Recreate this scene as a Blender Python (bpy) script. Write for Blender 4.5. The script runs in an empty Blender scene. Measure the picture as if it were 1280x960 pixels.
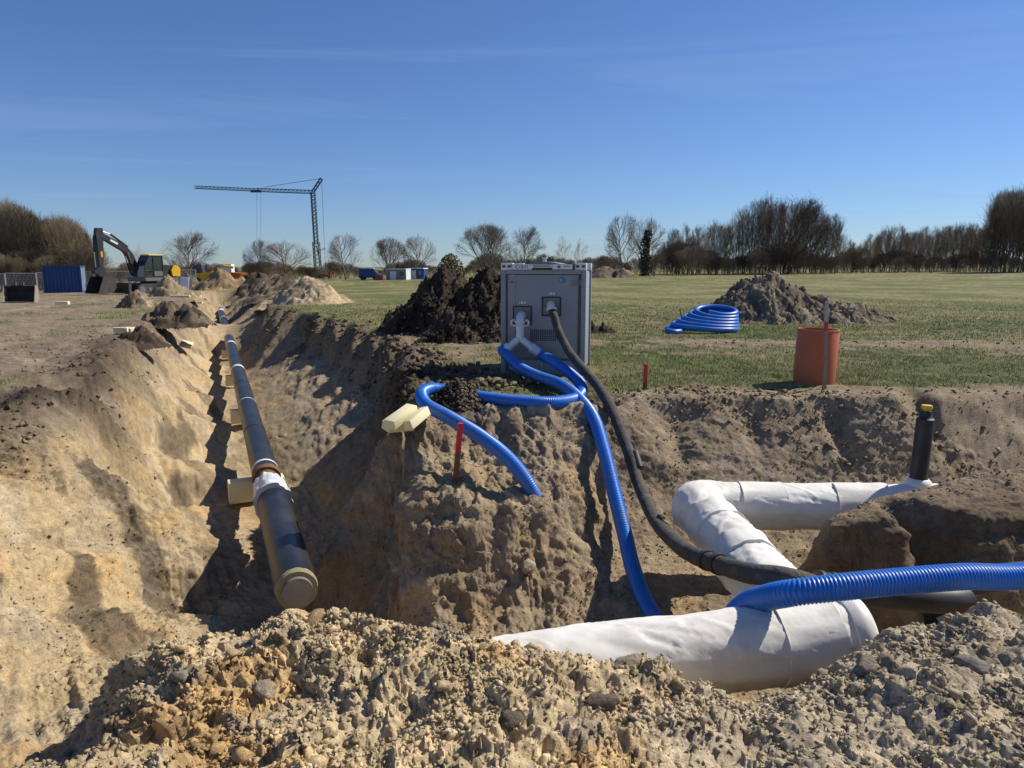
import bpy, bmesh, math, random
import numpy as np
from mathutils import Vector, Matrix, Euler
from mathutils.geometry import delaunay_2d_cdt

random.seed(7)
RNG = np.random.default_rng(7)
scene = bpy.context.scene
col = scene.collection
R = math.radians

# ------------------------------------------------------------------ camera
CAM_H, PITCH, FPX = 1.65, R(9.4), 888.0
cam_d = bpy.data.cameras.new("camera")
cam_d.sensor_width = 36.0
cam_d.lens = FPX / 1280.0 * 36.0
cam_d.clip_start, cam_d.clip_end = 0.05, 8000.0
cam = bpy.data.objects.new("camera", cam_d)
cam.location = (0, 0, CAM_H)
cam.rotation_euler = (math.pi / 2 - PITCH, 0, 0)
col.objects.link(cam)
scene.camera = cam

# ------------------------------------------------------------------ light
SUN_EL = R(44.0)
SUN_AZ = math.atan2(0.90, 0.43)            # clockwise from +Y towards +X
world = bpy.data.worlds.new("World")
scene.world = world
world.use_nodes = True
wn, wl = world.node_tree.nodes, world.node_tree.links
wn.clear()
sky = wn.new("ShaderNodeTexSky")
sky.sky_type = "NISHITA"
sky.sun_disc = False
sky.sun_elevation = SUN_EL
sky.sun_rotation = SUN_AZ
sky.altitude = 0.0
sky.air_density = 1.0
sky.dust_density = 0.1
sky.ozone_density = 3.0
# thin streaks of cirrus: a little white stirred into the sky colour, everywhere the same recipe
tc = wn.new("ShaderNodeTexCoord")
sep = wn.new("ShaderNodeSeparateXYZ")
wl.new(tc.outputs["Generated"], sep.inputs[0])
zc = wn.new("ShaderNodeMath"); zc.operation = "MAXIMUM"; zc.inputs[1].default_value = 0.03
wl.new(sep.outputs["Z"], zc.inputs[0])
pl = wn.new("ShaderNodeVectorMath"); pl.operation = "SCALE"
inv = wn.new("ShaderNodeMath"); inv.operation = "DIVIDE"; inv.inputs[0].default_value = 1.0
wl.new(zc.outputs[0], inv.inputs[1])
wl.new(tc.outputs["Generated"], pl.inputs[0]); wl.new(inv.outputs[0], pl.inputs["Scale"])
mp = wn.new("ShaderNodeMapping"); mp.inputs["Scale"].default_value = (0.16, 0.55, 0.0)
mp.inputs["Rotation"].default_value = (0, 0, 0.25); mp.inputs["Location"].default_value = (3.1, 0.4, 0)
wl.new(pl.outputs[0], mp.inputs[0])
cn = wn.new("ShaderNodeTexNoise"); cn.inputs["Scale"].default_value = 1.0
cn.inputs["Detail"].default_value = 7; cn.inputs["Roughness"].default_value = 0.6; cn.inputs["Distortion"].default_value = 0.8
wl.new(mp.outputs[0], cn.inputs["Vector"])
cr = wn.new("ShaderNodeMapRange"); cr.inputs["From Min"].default_value = 0.53; cr.inputs["From Max"].default_value = 0.85
cr.inputs["To Max"].default_value = 0.6
wl.new(cn.outputs["Fac"], cr.inputs["Value"])
cm = wn.new("ShaderNodeMix"); cm.data_type = "RGBA"
cm.inputs["B"].default_value = (5.5, 6.0, 7.2, 1)
wl.new(cr.outputs[0], cm.inputs["Factor"]); wl.new(sky.outputs[0], cm.inputs["A"])
hs_ = wn.new("ShaderNodeMix"); hs_.data_type = "RGBA"; hs_.blend_type = "MULTIPLY"; hs_.inputs["Factor"].default_value = 1.0
hs_.inputs["B"].default_value = (0.64, 0.82, 1.16, 1)          # clear cold spring air
wl.new(cm.outputs["Result"], hs_.inputs["A"])
bgn = wn.new("ShaderNodeBackground"); bgn.inputs["Strength"].default_value = 0.072
wl.new(hs_.outputs["Result"], bgn.inputs["Color"])
wo = wn.new("ShaderNodeOutputWorld"); wl.new(bgn.outputs[0], wo.inputs["Surface"])

sun_d = bpy.data.lights.new("sun", "SUN")
sun_d.energy = 4.9
sun_d.angle = R(0.53)
sun_d.color = (1.0, 0.93, 0.83)
sun = bpy.data.objects.new("sun", sun_d)
SUN_DIR = Vector((math.sin(SUN_AZ) * math.cos(SUN_EL), math.cos(SUN_AZ) * math.cos(SUN_EL), math.sin(SUN_EL)))
sun.rotation_euler = (-SUN_DIR).to_track_quat("-Z", "Y").to_euler()
sun.location = SUN_DIR * 60
col.objects.link(sun)

vs = scene.view_settings
vs.view_transform = "Standard"; vs.look = "None"; vs.exposure = 0.3; vs.gamma = 1.0
vs.use_curve_mapping = False
scene.render.engine = "CYCLES"
scene.cycles.use_denoising = True
scene.cycles.max_bounces = 6
scene.cycles.diffuse_bounces = 3

# ------------------------------------------------------------------ helpers
cp_, sp_ = math.cos(PITCH), math.sin(PITCH)
def ray(px, py):
    a, b = (px - 640) / FPX, (py - 480) / FPX
    return a, cp_ - b * sp_, -(sp_ + b * cp_)
def PZ(px, py, z):
    dx, dy, dz = ray(px, py); t = (z - CAM_H) / dz
    return (dx * t, dy * t, z)
def PY(px, py, Y):
    dx, dy, dz = ray(px, py); t = Y / dy
    return (dx * t, Y, CAM_H + dz * t)

def tag(o, label=None, cat=None, group=None, kind=None):
    if label: o["label"] = label
    if cat: o["category"] = cat
    if group: o["group"] = group
    if kind: o["kind"] = kind
    return o
def empty(name, loc=(0, 0, 0), rz=0.0, label=None, cat=None, group=None):
    e = bpy.data.objects.new(name, None)
    e.location = loc; e.rotation_euler = (0, 0, rz); e.empty_display_size = 0.2
    col.objects.link(e)
    return tag(e, label, cat, group)
def link_mesh(name, me, mat=None, parent=None):
    o = bpy.data.objects.new(name, me)
    if mat is not None and not me.materials: me.materials.append(mat)
    col.objects.link(o)
    if parent is not None: o.parent = parent
    return o
def np_mesh(name, V, F, mat=None, smooth=True, cols=None):
    """V (n,3) array, F (m,3|4) int array, cols (n,3) linear base colours"""
    V = np.ascontiguousarray(V, np.float32); F = np.ascontiguousarray(F, np.int32)
    k = F.shape[1]
    me = bpy.data.meshes.new(name)
    me.vertices.add(len(V)); me.vertices.foreach_set("co", V.ravel())
    me.loops.add(F.size); me.loops.foreach_set("vertex_index", F.ravel())
    me.polygons.add(len(F)); me.polygons.foreach_set("loop_start", np.arange(0, F.size, k, dtype=np.int32))
    if smooth: me.polygons.foreach_set("use_smooth", np.ones(len(F), bool))
    if cols is not None:
        at = me.color_attributes.new("Col", "FLOAT_COLOR", "POINT")
        c4 = np.ones((len(V), 4), np.float32); c4[:, :3] = cols
        at.data.foreach_set("color", c4.ravel())
    me.update(calc_edges=True)
    if smooth and len(F) < 200000: me.set_sharp_from_angle(angle=R(55))
    if mat is not None: me.materials.append(mat)
    return me

class MB:
    """collects boxes, tubes and lathes; build() links ONE mesh object"""
    def __init__(s): s.v, s.f = [], []
    def add(s, V, F):
        n = len(s.v); s.v += [tuple(p) for p in V]; s.f += [tuple(i + n for i in q) for q in F]; return s
    def box(s, c, d, rot=None, bev=0.0):
        hx, hy, hz = d[0] / 2, d[1] / 2, d[2] / 2
        M = Euler(rot).to_matrix() if rot is not None else Matrix.Identity(3)
        if bev <= 0:
            V = [Vector((x, y, z)) for x in (-hx, hx) for y in (-hy, hy) for z in (-hz, hz)]
            F = [(0, 1, 3, 2), (4, 6, 7, 5), (0, 4, 5, 1), (2, 3, 7, 6), (0, 2, 6, 4), (1, 5, 7, 3)]
        else:
            bm = bmesh.new(); bmesh.ops.create_cube(bm, size=1.0)
            for v in bm.verts: v.co = Vector((v.co.x * d[0], v.co.y * d[1], v.co.z * d[2]))
            bmesh.ops.bevel(bm, geom=bm.edges[:], offset=bev, segments=2, affect="EDGES", profile=0.5)
            bm.verts.index_update()
            V = [v.co.copy() for v in bm.verts]; F = [[v.index for v in f.verts] for f in bm.faces]; bm.free()
        return s.add([M @ p + Vector(c) for p in V], F)
    def tube(s, pts, rad, n=10, caps=True):
        pts = [Vector(p) for p in pts]; m = len(pts)
        if not hasattr(rad, "__len__"): rad = [rad] * m
        V, F = [], []
        T0 = (pts[1] - pts[0]).normalized()
        up = Vector((0, 0, 1)) if abs(T0.z) < 0.9 else Vector((1, 0, 0))
        N = (up - T0 * up.dot(T0)).normalized()
        for i in range(m):
            T = (pts[min(i + 1, m - 1)] - pts[max(i - 1, 0)]).normalized()
            N = (N - T * N.dot(T)).normalized(); B = T.cross(N)
            for k in range(n):
                a = 2 * math.pi * k / n
                V.append(pts[i] + (N * math.cos(a) + B * math.sin(a)) * rad[i])
        for i in range(m - 1):
            for k in range(n):
                k2 = (k + 1) % n
                F.append((i * n + k, (i + 1) * n + k, (i + 1) * n + k2, i * n + k2))
        if caps:
            F.append(tuple(range(n))); F.append(tuple(reversed(range((m - 1) * n, m * n))))
        return s.add(V, F)
    def lathe(s, prof, n=24, c=(0, 0, 0)):
        V, F = [], []
        for r, z in prof:
            for k in range(n):
                a = 2 * math.pi * k / n
                V.append((c[0] + r * math.cos(a), c[1] + r * math.sin(a), c[2] + z))
        for i in range(len(prof) - 1):
            for k in range(n):
                k2 = (k + 1) % n
                F.append((i * n + k, i * n + k2, (i + 1) * n + k2, (i + 1) * n + k))
        return s.add(V, F)
    def prism(s, poly, a, b, axis="y"):
        """2-D polygon extruded from a to b along an axis; poly in the two other axes (x,z for y)"""
        def P(p, t): return {"y": (p[0], t, p[1]), "x": (t, p[0], p[1]), "z": (p[0], p[1], t)}[axis]
        n = len(poly)
        V = [P(p, a) for p in poly] + [P(p, b) for p in poly]
        F = [tuple(range(n)), tuple(range(2 * n - 1, n - 1, -1))] + [(i, i + n, (i + 1) % n + n, (i + 1) % n) for i in range(n)]
        return s.add(V, F)
    def mesh(s, name, mat=None, smooth=False):
        me = bpy.data.meshes.new(name)
        me.from_pydata(s.v, [], s.f)
        bm = bmesh.new(); bm.from_mesh(me); bmesh.ops.recalc_face_normals(bm, faces=bm.faces[:]); bm.to_mesh(me); bm.free()
        if smooth:
            me.polygons.foreach_set("use_smooth", np.ones(len(me.polygons), bool))
            me.set_sharp_from_angle(angle=R(42))
        if mat: me.materials.append(mat)
        return me
    def build(s, name, mat, parent=None, smooth=False):
        return link_mesh(name, s.mesh(name, mat, smooth), None, parent)

def spline(pts, step=0.02):
    """Catmull-Rom through pts, resampled evenly"""
    P = [np.array(p, float) for p in pts]
    P = [2 * P[0] - P[1]] + P + [2 * P[-1] - P[-2]]
    out = []
    for i in range(1, len(P) - 2):
        for t in np.linspace(0, 1, 24, endpoint=False):
            a, b, c, d = P[i - 1], P[i], P[i + 1], P[i + 2]
            out.append(0.5 * (2 * b + (c - a) * t + (2 * a - 5 * b + 4 * c - d) * t * t + (3 * b - a - 3 * c + d) * t ** 3))
    out.append(P[-2]); out = np.array(out)
    s = np.r_[0, np.cumsum(np.linalg.norm(np.diff(out, axis=0), axis=1))]
    q = np.linspace(0, s[-1], max(2, int(s[-1] / step) + 1))
    return np.stack([np.interp(q, s, out[:, k]) for k in range(3)], 1)

# ---- noise (vectorised)
def _h(ix, iy, seed):
    h = (ix.astype(np.int64) * 374761393 + iy.astype(np.int64) * 668265263 + seed * 1442695041) & 0xFFFFFFFF
    h = ((h ^ (h >> 13)) * 1274126177) & 0xFFFFFFFF
    h = ((h ^ (h >> 16)) * 2246822519) & 0xFFFFFFFF
    return ((h ^ (h >> 15)) & 0xFFFFFF) / float(0x1000000)
def noise2(x, y, seed=0):
    ix, iy = np.floor(x), np.floor(y); fx, fy = x - ix, y - iy
    u, v = fx * fx * fx * (fx * (fx * 6 - 15) + 10), fy * fy * fy * (fy * (fy * 6 - 15) + 10)
    def g(a, b):
        t = _h(ix + a, iy + b, seed) * 2 * np.pi
        return np.cos(t) * (fx - a) + np.sin(t) * (fy - b)
    return 1.5 * ((g(0, 0) * (1 - u) + g(1, 0) * u) * (1 - v) + (g(0, 1) * (1 - u) + g(1, 1) * u) * v)
def fbm(x, y, octv=4, seed=0, gain=0.5, lac=2.03):
    s, a = 0.0, 1.0
    for o in range(octv):
        s = s + a * noise2(x, y, seed + 17 * o); x = x * lac + 3.7; y = y * lac - 1.3; a *= gain
    return s
def bumps(x, y, cell, seed=0, fill=0.75):
    """clods: the tallest of many randomly placed domes, in units of the cell size, plus the id of the dome"""
    x, y = x / cell, y / cell
    ix, iy = np.floor(x), np.floor(y)
    best = np.zeros_like(x); idn = np.zeros_like(x)
    for a in (-1, 0, 1):
        for b in (-1, 0, 1):
            jx, jy = ix + a, iy + b
            cx = jx + _h(jx, jy, seed); cy = jy + _h(jx, jy, seed + 1)
            rr = (0.30 + 0.45 * _h(jx, jy, seed + 2) ** 2)
            an = _h(jx, jy, seed + 3) * np.pi; el = 0.65 + 0.7 * _h(jx, jy, seed + 4)
            ddx, ddy = x - cx, y - cy
            p, q = ddx * np.cos(an) + ddy * np.sin(an), -ddx * np.sin(an) + ddy * np.cos(an)
            d2 = (p * el) ** 2 + (q / el) ** 2
            h = np.maximum(rr * rr - d2, 0) / rr
            ta = _h(jx, jy, seed + 7) * 2 * np.pi                 # broken, not round: sheared off by a tilted plane
            h = np.minimum(h, rr * (0.35 + 0.45 * _h(jx, jy, seed + 6)) + 0.45 * (ddx * np.cos(ta) + ddy * np.sin(ta)))
            h = np.where(_h(jx, jy, seed + 5) < fill, h, 0)
            m = h > best
            best = np.where(m, h, best); idn = np.where(m, _h(jx, jy, seed + 9), idn)
    return best, idn
def facets(x, y, cell, seed=0, steep=0.9):
    """broken blocks: every cell is its own tilted plane, with a step to its neighbours; height in cell units, id"""
    x, y = x / cell, y / cell
    ix, iy = np.floor(x), np.floor(y)
    bd = np.full(x.shape, 9.0); h = np.zeros_like(x); idn = np.zeros_like(x)
    for a in (-1, 0, 1):
        for b in (-1, 0, 1):
            jx, jy = ix + a, iy + b
            ddx, ddy = x - jx - _h(jx, jy, seed), y - jy - _h(jx, jy, seed + 1)
            d2 = ddx * ddx + ddy * ddy; m = d2 < bd
            t = _h(jx, jy, seed + 2) * 2 * np.pi; s = steep * _h(jx, jy, seed + 3)
            hh = (_h(jx, jy, seed + 4) - .5) + s * (ddx * np.cos(t) + ddy * np.sin(t))
            bd = np.where(m, d2, bd); h = np.where(m, hh, h); idn = np.where(m, _h(jx, jy, seed + 9), idn)
    return h, idn
def sstep(a, b, x):
    t = np.clip((x - a) / (b - a), 0, 1); return t * t * (3 - 2 * t)

# ---- materials
def nmat(name):
    m = bpy.data.materials.new(name); m.use_nodes = True
    b = m.node_tree.nodes["Principled BSDF"]
    return m, m.node_tree.nodes, m.node_tree.links, b
def mat_plain(name, rgb, rough=0.6, metal=0.0, var=0.12, scale=8.0, bump=0.0, bscale=60.0, spec=0.4, dirt=0.0, dirt_rgb=(0.25, 0.2, 0.14)):
    """colour with soft procedural variation, dust and fine relief"""
    m, n, l, b = nmat(name)
    t = n.new("ShaderNodeTexCoord")
    nz = n.new("ShaderNodeTexNoise"); nz.inputs["Scale"].default_value = scale; nz.inputs["Detail"].default_value = 5
    l.new(t.outputs["Object"], nz.inputs["Vector"])
    mx = n.new("ShaderNodeMix"); mx.data_type = "RGBA"
    mx.inputs["A"].default_value = (*[c * (1 - var) for c in rgb], 1); mx.inputs["B"].default_value = (*[min(1, c * (1 + var)) for c in rgb], 1)
    l.new(nz.outputs["Fac"], mx.inputs["Factor"])
    out = mx.outputs["Result"]
    if dirt > 0:
        n2 = n.new("ShaderNodeTexNoise"); n2.inputs["Scale"].default_value = scale * 0.6; n2.inputs["Detail"].default_value = 8; n2.inputs["Roughness"].default_value = 0.7
        l.new(t.outputs["Object"], n2.inputs["Vector"])
        mr = n.new("ShaderNodeMapRange"); mr.inputs["From Min"].default_value = 0.48; mr.inputs["From Max"].default_value = 0.75; mr.inputs["To Max"].default_value = dirt
        l.new(n2.outputs["Fac"], mr.inputs["Value"])
        m2 = n.new("ShaderNodeMix"); m2.data_type = "RGBA"; m2.inputs["B"].default_value = (*dirt_rgb, 1)
        l.new(mr.outputs[0], m2.inputs["Factor"]); l.new(out, m2.inputs["A"]); out = m2.outputs["Result"]
    l.new(out, b.inputs["Base Color"])
    b.inputs["Roughness"].default_value = rough; b.inputs["Metallic"].default_value = metal
    b.inputs["Specular IOR Level"].default_value = spec
    if bump > 0:
        n3 = n.new("ShaderNodeTexNoise"); n3.inputs["Scale"].default_value = bscale; n3.inputs["Detail"].default_value = 4
        l.new(t.outputs["Object"], n3.inputs["Vector"])
        bp = n.new("ShaderNodeBump"); bp.inputs["Strength"].default_value = bump; bp.inputs["Distance"].default_value = 0.02
        l.new(n3.outputs["Fac"], bp.inputs["Height"]); l.new(bp.outputs[0], b.inputs["Normal"])
    return m
def mat_soil(name, grain=0.5):
    """base colour from the Col attribute, speckled grain and crumb relief on top"""
    m, n, l, b = nmat(name)
    t = n.new("ShaderNodeTexCoord")
    at = n.new("ShaderNodeAttribute"); at.attribute_name = "Col"
    prev = None
    hs = []
    for sc, dt in ((9.0, 6), (55.0, 6), (210.0, 3)):
        z = n.new("ShaderNodeTexNoise"); z.inputs["Scale"].default_value = sc; z.inputs["Detail"].default_value = dt; z.inputs["Roughness"].default_value = 0.65
        l.new(t.outputs["Object"], z.inputs["Vector"]); hs.append(z)
    a1 = n.new("ShaderNodeMath"); a1.operation = "ADD"; l.new(hs[0].outputs["Fac"], a1.inputs[0]); l.new(hs[1].outputs["Fac"], a1.inputs[1])
    mr = n.new("ShaderNodeMapRange"); mr.inputs["From Min"].default_value = 0.65; mr.inputs["From Max"].default_value = 1.35
    mr.inputs["To Min"].default_value = 1 - grain; mr.inputs["To Max"].default_value = 1 + grain
    l.new(a1.outputs[0], mr.inputs["Value"])
    sc_ = n.new("ShaderNodeVectorMath"); sc_.operation = "SCALE"
    l.new(at.outputs["Color"], sc_.inputs[0]); l.new(mr.outputs[0], sc_.inputs["Scale"])
    l.new(sc_.outputs[0], b.inputs["Base Color"])
    b.inputs["Roughness"].default_value = 0.95; b.inputs["Specular IOR Level"].default_value = 0.12
    b1 = n.new("ShaderNodeBump"); b1.inputs["Strength"].default_value = 0.85; b1.inputs["Distance"].default_value = 0.02
    l.new(hs[1].outputs["Fac"], b1.inputs["Height"])
    b2 = n.new("ShaderNodeBump"); b2.inputs["Strength"].default_value = 0.8; b2.inputs["Distance"].default_value = 0.006
    l.new(hs[2].outputs["Fac"], b2.inputs["Height"]); l.new(b1.outputs[0], b2.inputs["Normal"])
    l.new(b2.outputs[0], b.inputs["Normal"])
    return m
M_SOIL = mat_soil("soil")
# ------------------------------------------------------------------ terrain
def tilt(x, y):
    """the wide field is not level: it falls gently to the left and rises to the right"""
    return np.clip(np.where(x < 0, 0.020 * x, 0.0085 * x), -1.6, 1.3) * sstep(14.0, 75.0, y)
def pipe_x(y): return -2.0 - 0.42 * (y - 6.2)

ST = "gtdscfbrwp"        # grass track dark sand coarse face berm berm-right wall pit-floor
PTS = []
def a_(p, st): PTS.append((p[0], p[1], p[2], st))
def pz(px, py, z, st): a_(PZ(px, py, z), st)
def py_(px, py, Y, st): a_(PY(px, py, Y), st)
# far edge of the pit, right
for px, py, z in ((752, 503, 0), (800, 494, .03), (850, 493, .03), (900, 494, .02), (960, 495, .02), (1010, 497, .01), (1060, 493, .06), (1120, 491, .1), (1165, 497, .02), (1215, 496, .02), (1290, 494, .02)): pz(px, py, z, "c")
for x in (8.5, 11, 14): a_((x, 9.2, 0), "c")
for x in (0.9, 1.7, 2.6, 3.5, 4.4, 5.4, 6.5, 8, 11, 14): a_((x, 9.75 + .2 * math.sin(x * 3), .02), "g")
for x in (1.15, 2.0, 3.0, 4.0, 5.2, 6.5, 8, 11, 14):
    a_((x, 8.75, -.34), "c"); a_((x, 8.0, -.84), "c"); a_((x + .1, 7.25, -1.28), "c")
for x in (1.2, 2.4, 3.5, 5, 8, 14): a_((x, 6.85, -1.36), "p")
# tongue of standing ground on the right
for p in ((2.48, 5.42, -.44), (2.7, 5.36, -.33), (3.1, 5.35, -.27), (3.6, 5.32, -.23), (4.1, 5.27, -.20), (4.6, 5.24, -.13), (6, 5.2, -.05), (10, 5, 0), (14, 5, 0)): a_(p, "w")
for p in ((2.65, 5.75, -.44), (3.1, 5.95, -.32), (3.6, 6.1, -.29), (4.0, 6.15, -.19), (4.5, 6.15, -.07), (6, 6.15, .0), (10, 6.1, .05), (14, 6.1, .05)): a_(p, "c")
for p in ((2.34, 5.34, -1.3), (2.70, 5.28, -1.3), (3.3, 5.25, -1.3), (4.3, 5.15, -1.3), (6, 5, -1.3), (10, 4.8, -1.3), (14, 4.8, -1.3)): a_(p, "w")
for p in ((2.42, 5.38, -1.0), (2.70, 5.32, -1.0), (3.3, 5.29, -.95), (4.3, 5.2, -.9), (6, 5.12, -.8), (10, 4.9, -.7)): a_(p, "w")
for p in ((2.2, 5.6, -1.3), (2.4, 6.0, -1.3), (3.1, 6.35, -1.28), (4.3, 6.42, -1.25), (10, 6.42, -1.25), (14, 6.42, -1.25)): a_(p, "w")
# pit floor
for p in ((.75, 5.1, -1.4), (1.5, 5, -1.38), (2, 4.5, -1.35), (1, 6, -1.38), (1.6, 6.4, -1.36), (3, 4.6, -1.35), (6, 4.4, -1.35), (10, 4.3, -1.35), (.3, 4.6, -1.4), (1.2, 4.35, -1.35), (14, 4.3, -1.35)): a_(p, "p")
# promontory between trench and pit
for px, py, z in ((474, 528, -.03), (500, 540, -.12), (540, 520, -.02), (585, 508, .02), (640, 508, .03), (690, 506, .02), (728, 508, -.02)): pz(px, py, z, "f")
for px, py, z in ((520, 592, -.55), (560, 590, -.56), (610, 588, -.55), (660, 590, -.52), (700, 575, -.42), (742, 560, -.4)): pz(px, py, z, "f")
for px, py, z in ((512, 622, -.66), (560, 628, -.68), (610, 632, -.68), (655, 636, -.68), (700, 630, -.7), (738, 610, -.66)): pz(px, py, z, "f")
for px, py, z in ((498, 690, -1.12), (560, 690, -1.02), (610, 700, -1.08), (660, 700, -1.08), (728, 680, -1.1)): pz(px, py, z, "f")
for px, py, z in ((476, 748, -1.5), (540, 760, -1.45), (610, 765, -1.45), (670, 765, -1.42), (716, 765, -1.42)): pz(px, py, z, "f")
for p in ((.78, 5.75, -1.4), (.85, 6.4, -1.36), (1.05, 6.95, -1.25), (1.1, 7.4, -1.0), (1.05, 8.2, -.55), (.95, 8.8, -.2)): a_(p, "f")
# top of the promontory and its left rim along the trench
for p in ((-.9, 8.6, .02), (-.3, 8.6, .0), (.4, 8.6, -.03), (-1.0, 9.4, .02), (0, 9.3, -.03), (.8, 9.3, -.03)): a_(p, "t")
for p in ((-1.32, 7.85, -.05), (-1.36, 8.6, 0), (-1.45, 9.4, .05), (-1.62, 10.3, .05), (-1.85, 11.4, .04)): a_(p, "d")
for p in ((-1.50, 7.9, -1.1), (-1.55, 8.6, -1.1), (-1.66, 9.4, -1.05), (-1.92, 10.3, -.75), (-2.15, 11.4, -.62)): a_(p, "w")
for p in ((-1.62, 7.0, -2.0), (-1.72, 7.9, -2.05), (-1.82, 8.6, -2.05), (-2.05, 9.4, -2.0), (-2.85, 10.3, -1.9), (-3.6, 11.4, -1.82)): a_(p, "p")
for p in ((-1.25, 6.2, -1.95), (-.9, 5.5, -1.75), (-.3, 5.1, -1.5)): a_(p, "p")
# spoil ridge in front: crest
for px, py, Y in ((120, 868, 3.55), (165, 806, 3.5), (200, 787, 3.5), (240, 790, 3.5), (285, 796, 3.5), (330, 768, 3.55), (372, 745, 3.6), (430, 737, 3.6), (470, 758, 3.5), (520, 772, 3.4), (580, 790, 3.35), (640, 803, 3.3), (700, 815, 3.2), (760, 824, 3.1), (820, 842, 3.05)): py_(px, py, Y, "b")
for px, py, Y in ((880, 848, 3.02), (940, 866, 3.0), (985, 858, 3.05), (1030, 838, 3.1), (1085, 812, 3.2), (1130, 790, 3.25), (1190, 776, 3.3), (1240, 752, 3.4), (1285, 768, 3.4), (1400, 766, 3.4)): py_(px, py, Y, "r")
for p in ((4.5, 3.4, -.05), (8, 3.4, 0), (14, 3.4, 0)): a_(p, "r")
# soil tipped against the end of the trench pipe
for p in ((-1.95, 5.72, -1.22), (-1.6, 5.55, -1.28), (-2.3, 5.55, -1.5), (-1.95, 5.3, -1.35)): a_(p, "b")
for p in ((-2.0, 6.0, -1.62), (-1.55, 5.95, -1.7), (-2.5, 5.9, -1.95)): a_(p, "p")
# back of the ridge
for p in ((-2.75, 5.2, -2.05), (-1.5, 4.9, -1.5), (-2.0, 4.8, -1.5), (-.8, 4.5, -1.6), (0, 4.2, -1.4), (.7, 4.05, -1.35), (1.4, 3.95, -1.33), (2.1, 4.05, -1.3), (2.8, 4.25, -1.3), (4, 4.3, -1.3), (8, 4.2, -1.3), (14, 4.2, -1.3)): a_(p, "b")
# front of the ridge, towards the viewer
for px, z in ((175, -.42), (260, -.25), (400, -.12), (520, -.16), (640, -.12), (760, -.16)): pz(px, 955, z, "b")
for px, z in ((880, -.2), (960, -.26), (1100, -.1), (1280, -.02)): pz(px, 955, z, "r")
for px, py, z in ((200, 850, -.27), (290, 850, -.24), (330, 880, -.32), (420, 830, -.2), (480, 870, -.16), (600, 870, -.12), (700, 880, -.14), (330, 830, -.19)): pz(px, py, z, "b")
for px, py, z in ((800, 900, -.2), (900, 910, -.27), (1000, 900, -.24), (1100, 860, -.13), (1200, 830, -.13), (1180, 900, -.1), (1260, 880, -.08)): pz(px, py, z, "r")
for p in ((-1.6, 1.4, -.05), (-.8, 1.2, 0), (0, 1.2, 0), (.8, 1.2, 0), (1.6, 1.4, 0), (2.6, 1.8, 0), (0, -1, 0), (-4, -1, 0), (4, -1, 0), (4, 2, 0), (14, 2, 0), (14, -1, 0)): a_(p, "r")
# low ground and slope on the left
for px, py, z in ((108, 900, -.95), (88, 955, -.85), (60, 880, -1.02), (20, 955, -.82), (0, 870, -.95), (150, 835, -.98), (180, 800, -1.6), (120, 820, -1.25)): pz(px, py, z, "s")
for px, py, z in ((-60, 800, -.7), (0, 760, -.86), (100, 760, -1.32), (180, 760, -1.82), (0, 640, -.62), (100, 640, -.96), (180, 640, -1.6), (100, 560, -.5), (180, 560, -1.2), (220, 510, -1.2)): pz(px, py, z, "s")
for px, py, z in ((150, 510, -.5), (50, 530, -.2), (110, 520, -.30), (180, 480, -.45)): pz(px, py, z, "t")
for px, py, z in ((215, 765, -2.06), (228, 650, -2.08), (244, 565, -2.0)): pz(px, py, z, "s")
for px, py, z in ((-80, 520, 0), (0, 503, .02), (60, 490, .05), (110, 487, .04), (130, 465, .04), (150, 440, .1)): pz(px, py, z, "d")
for p in ((-8.5, 7, 0), (-7, 5, -.2), (-6, 3.5, -.3), (-8.5, 4, 0), (-5, 1.5, 0), (-3.4, 2.4, -.55), (-2.2, 1.8, -.25), (-12, 3, 0), (-12, -1, 0)): a_(p, "s")
for p in ((-7.2, 10, .03), (-8, 12, .03), (-9.5, 9, .03), (-12, 9, .03), (-14, 12, .03), (-12, 6, .03), (-9, 14, .05)): a_(p, "t")
# trench floor under the pipe, near part
for Y in (6.2, 7.2, 8.3, 9.5, 10.8): a_((pipe_x(Y), Y, -2.12), "p")
for Y in (10.35, 15.6, 20.7, 27.2):                      # earth pads that carry the foam blocks
    for q in (-.45, -.1, .3): a_((pipe_x(Y) + q, Y, -1.86), "p")
# trench sections further on
for i, Y in enumerate((12.4, 13.8, 15.4, 17.2, 19.2, 21.5, 24, 26.5, 28.6, 30.6, 33, 36, 40, 45, 50, 56, 62, 65)):
    x0 = pipe_x(Y); j = random.uniform
    far = float(sstep(20, 30, np.array(Y)))
    dL, dR = -2.55 + .6 * far + j(-.06, .06), 3.0 - 1.35 * far + j(-.12, .12)
    fl = -2.1
    if 29 < Y < 35: fl = -0.95
    if Y > 63: fl = -0.1
    k = fl / -2.1
    hl = .08 + .06 * math.sin(Y * 1.7)
    a_((x0 + dL - 1.1, Y, .05), "t"); a_((x0 + dL, Y, hl * k), "d"); a_((x0 + dL * .86, Y, -.40 * k), "t"); a_((x0 + dL * .60, Y, -1.25 * k), "s"); a_((x0 - .72, Y, fl + .05), "s")
    a_((x0, Y, fl), "p"); a_((x0 + .5 + .1 * far, Y, fl + (.3 - .1 * far) * k), "p")
    a_((x0 + dR - .34 + .1 * far, Y, (-.92 - .4 * far) * k), "f"); a_((x0 + dR - .14, Y, (-.82 - .2 * far) * k), "d")
    a_((x0 + dR + .06, Y, .06), "d"); a_((x0 + dR + .75, Y, .03), "t" if Y < 18 else "g")

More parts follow.
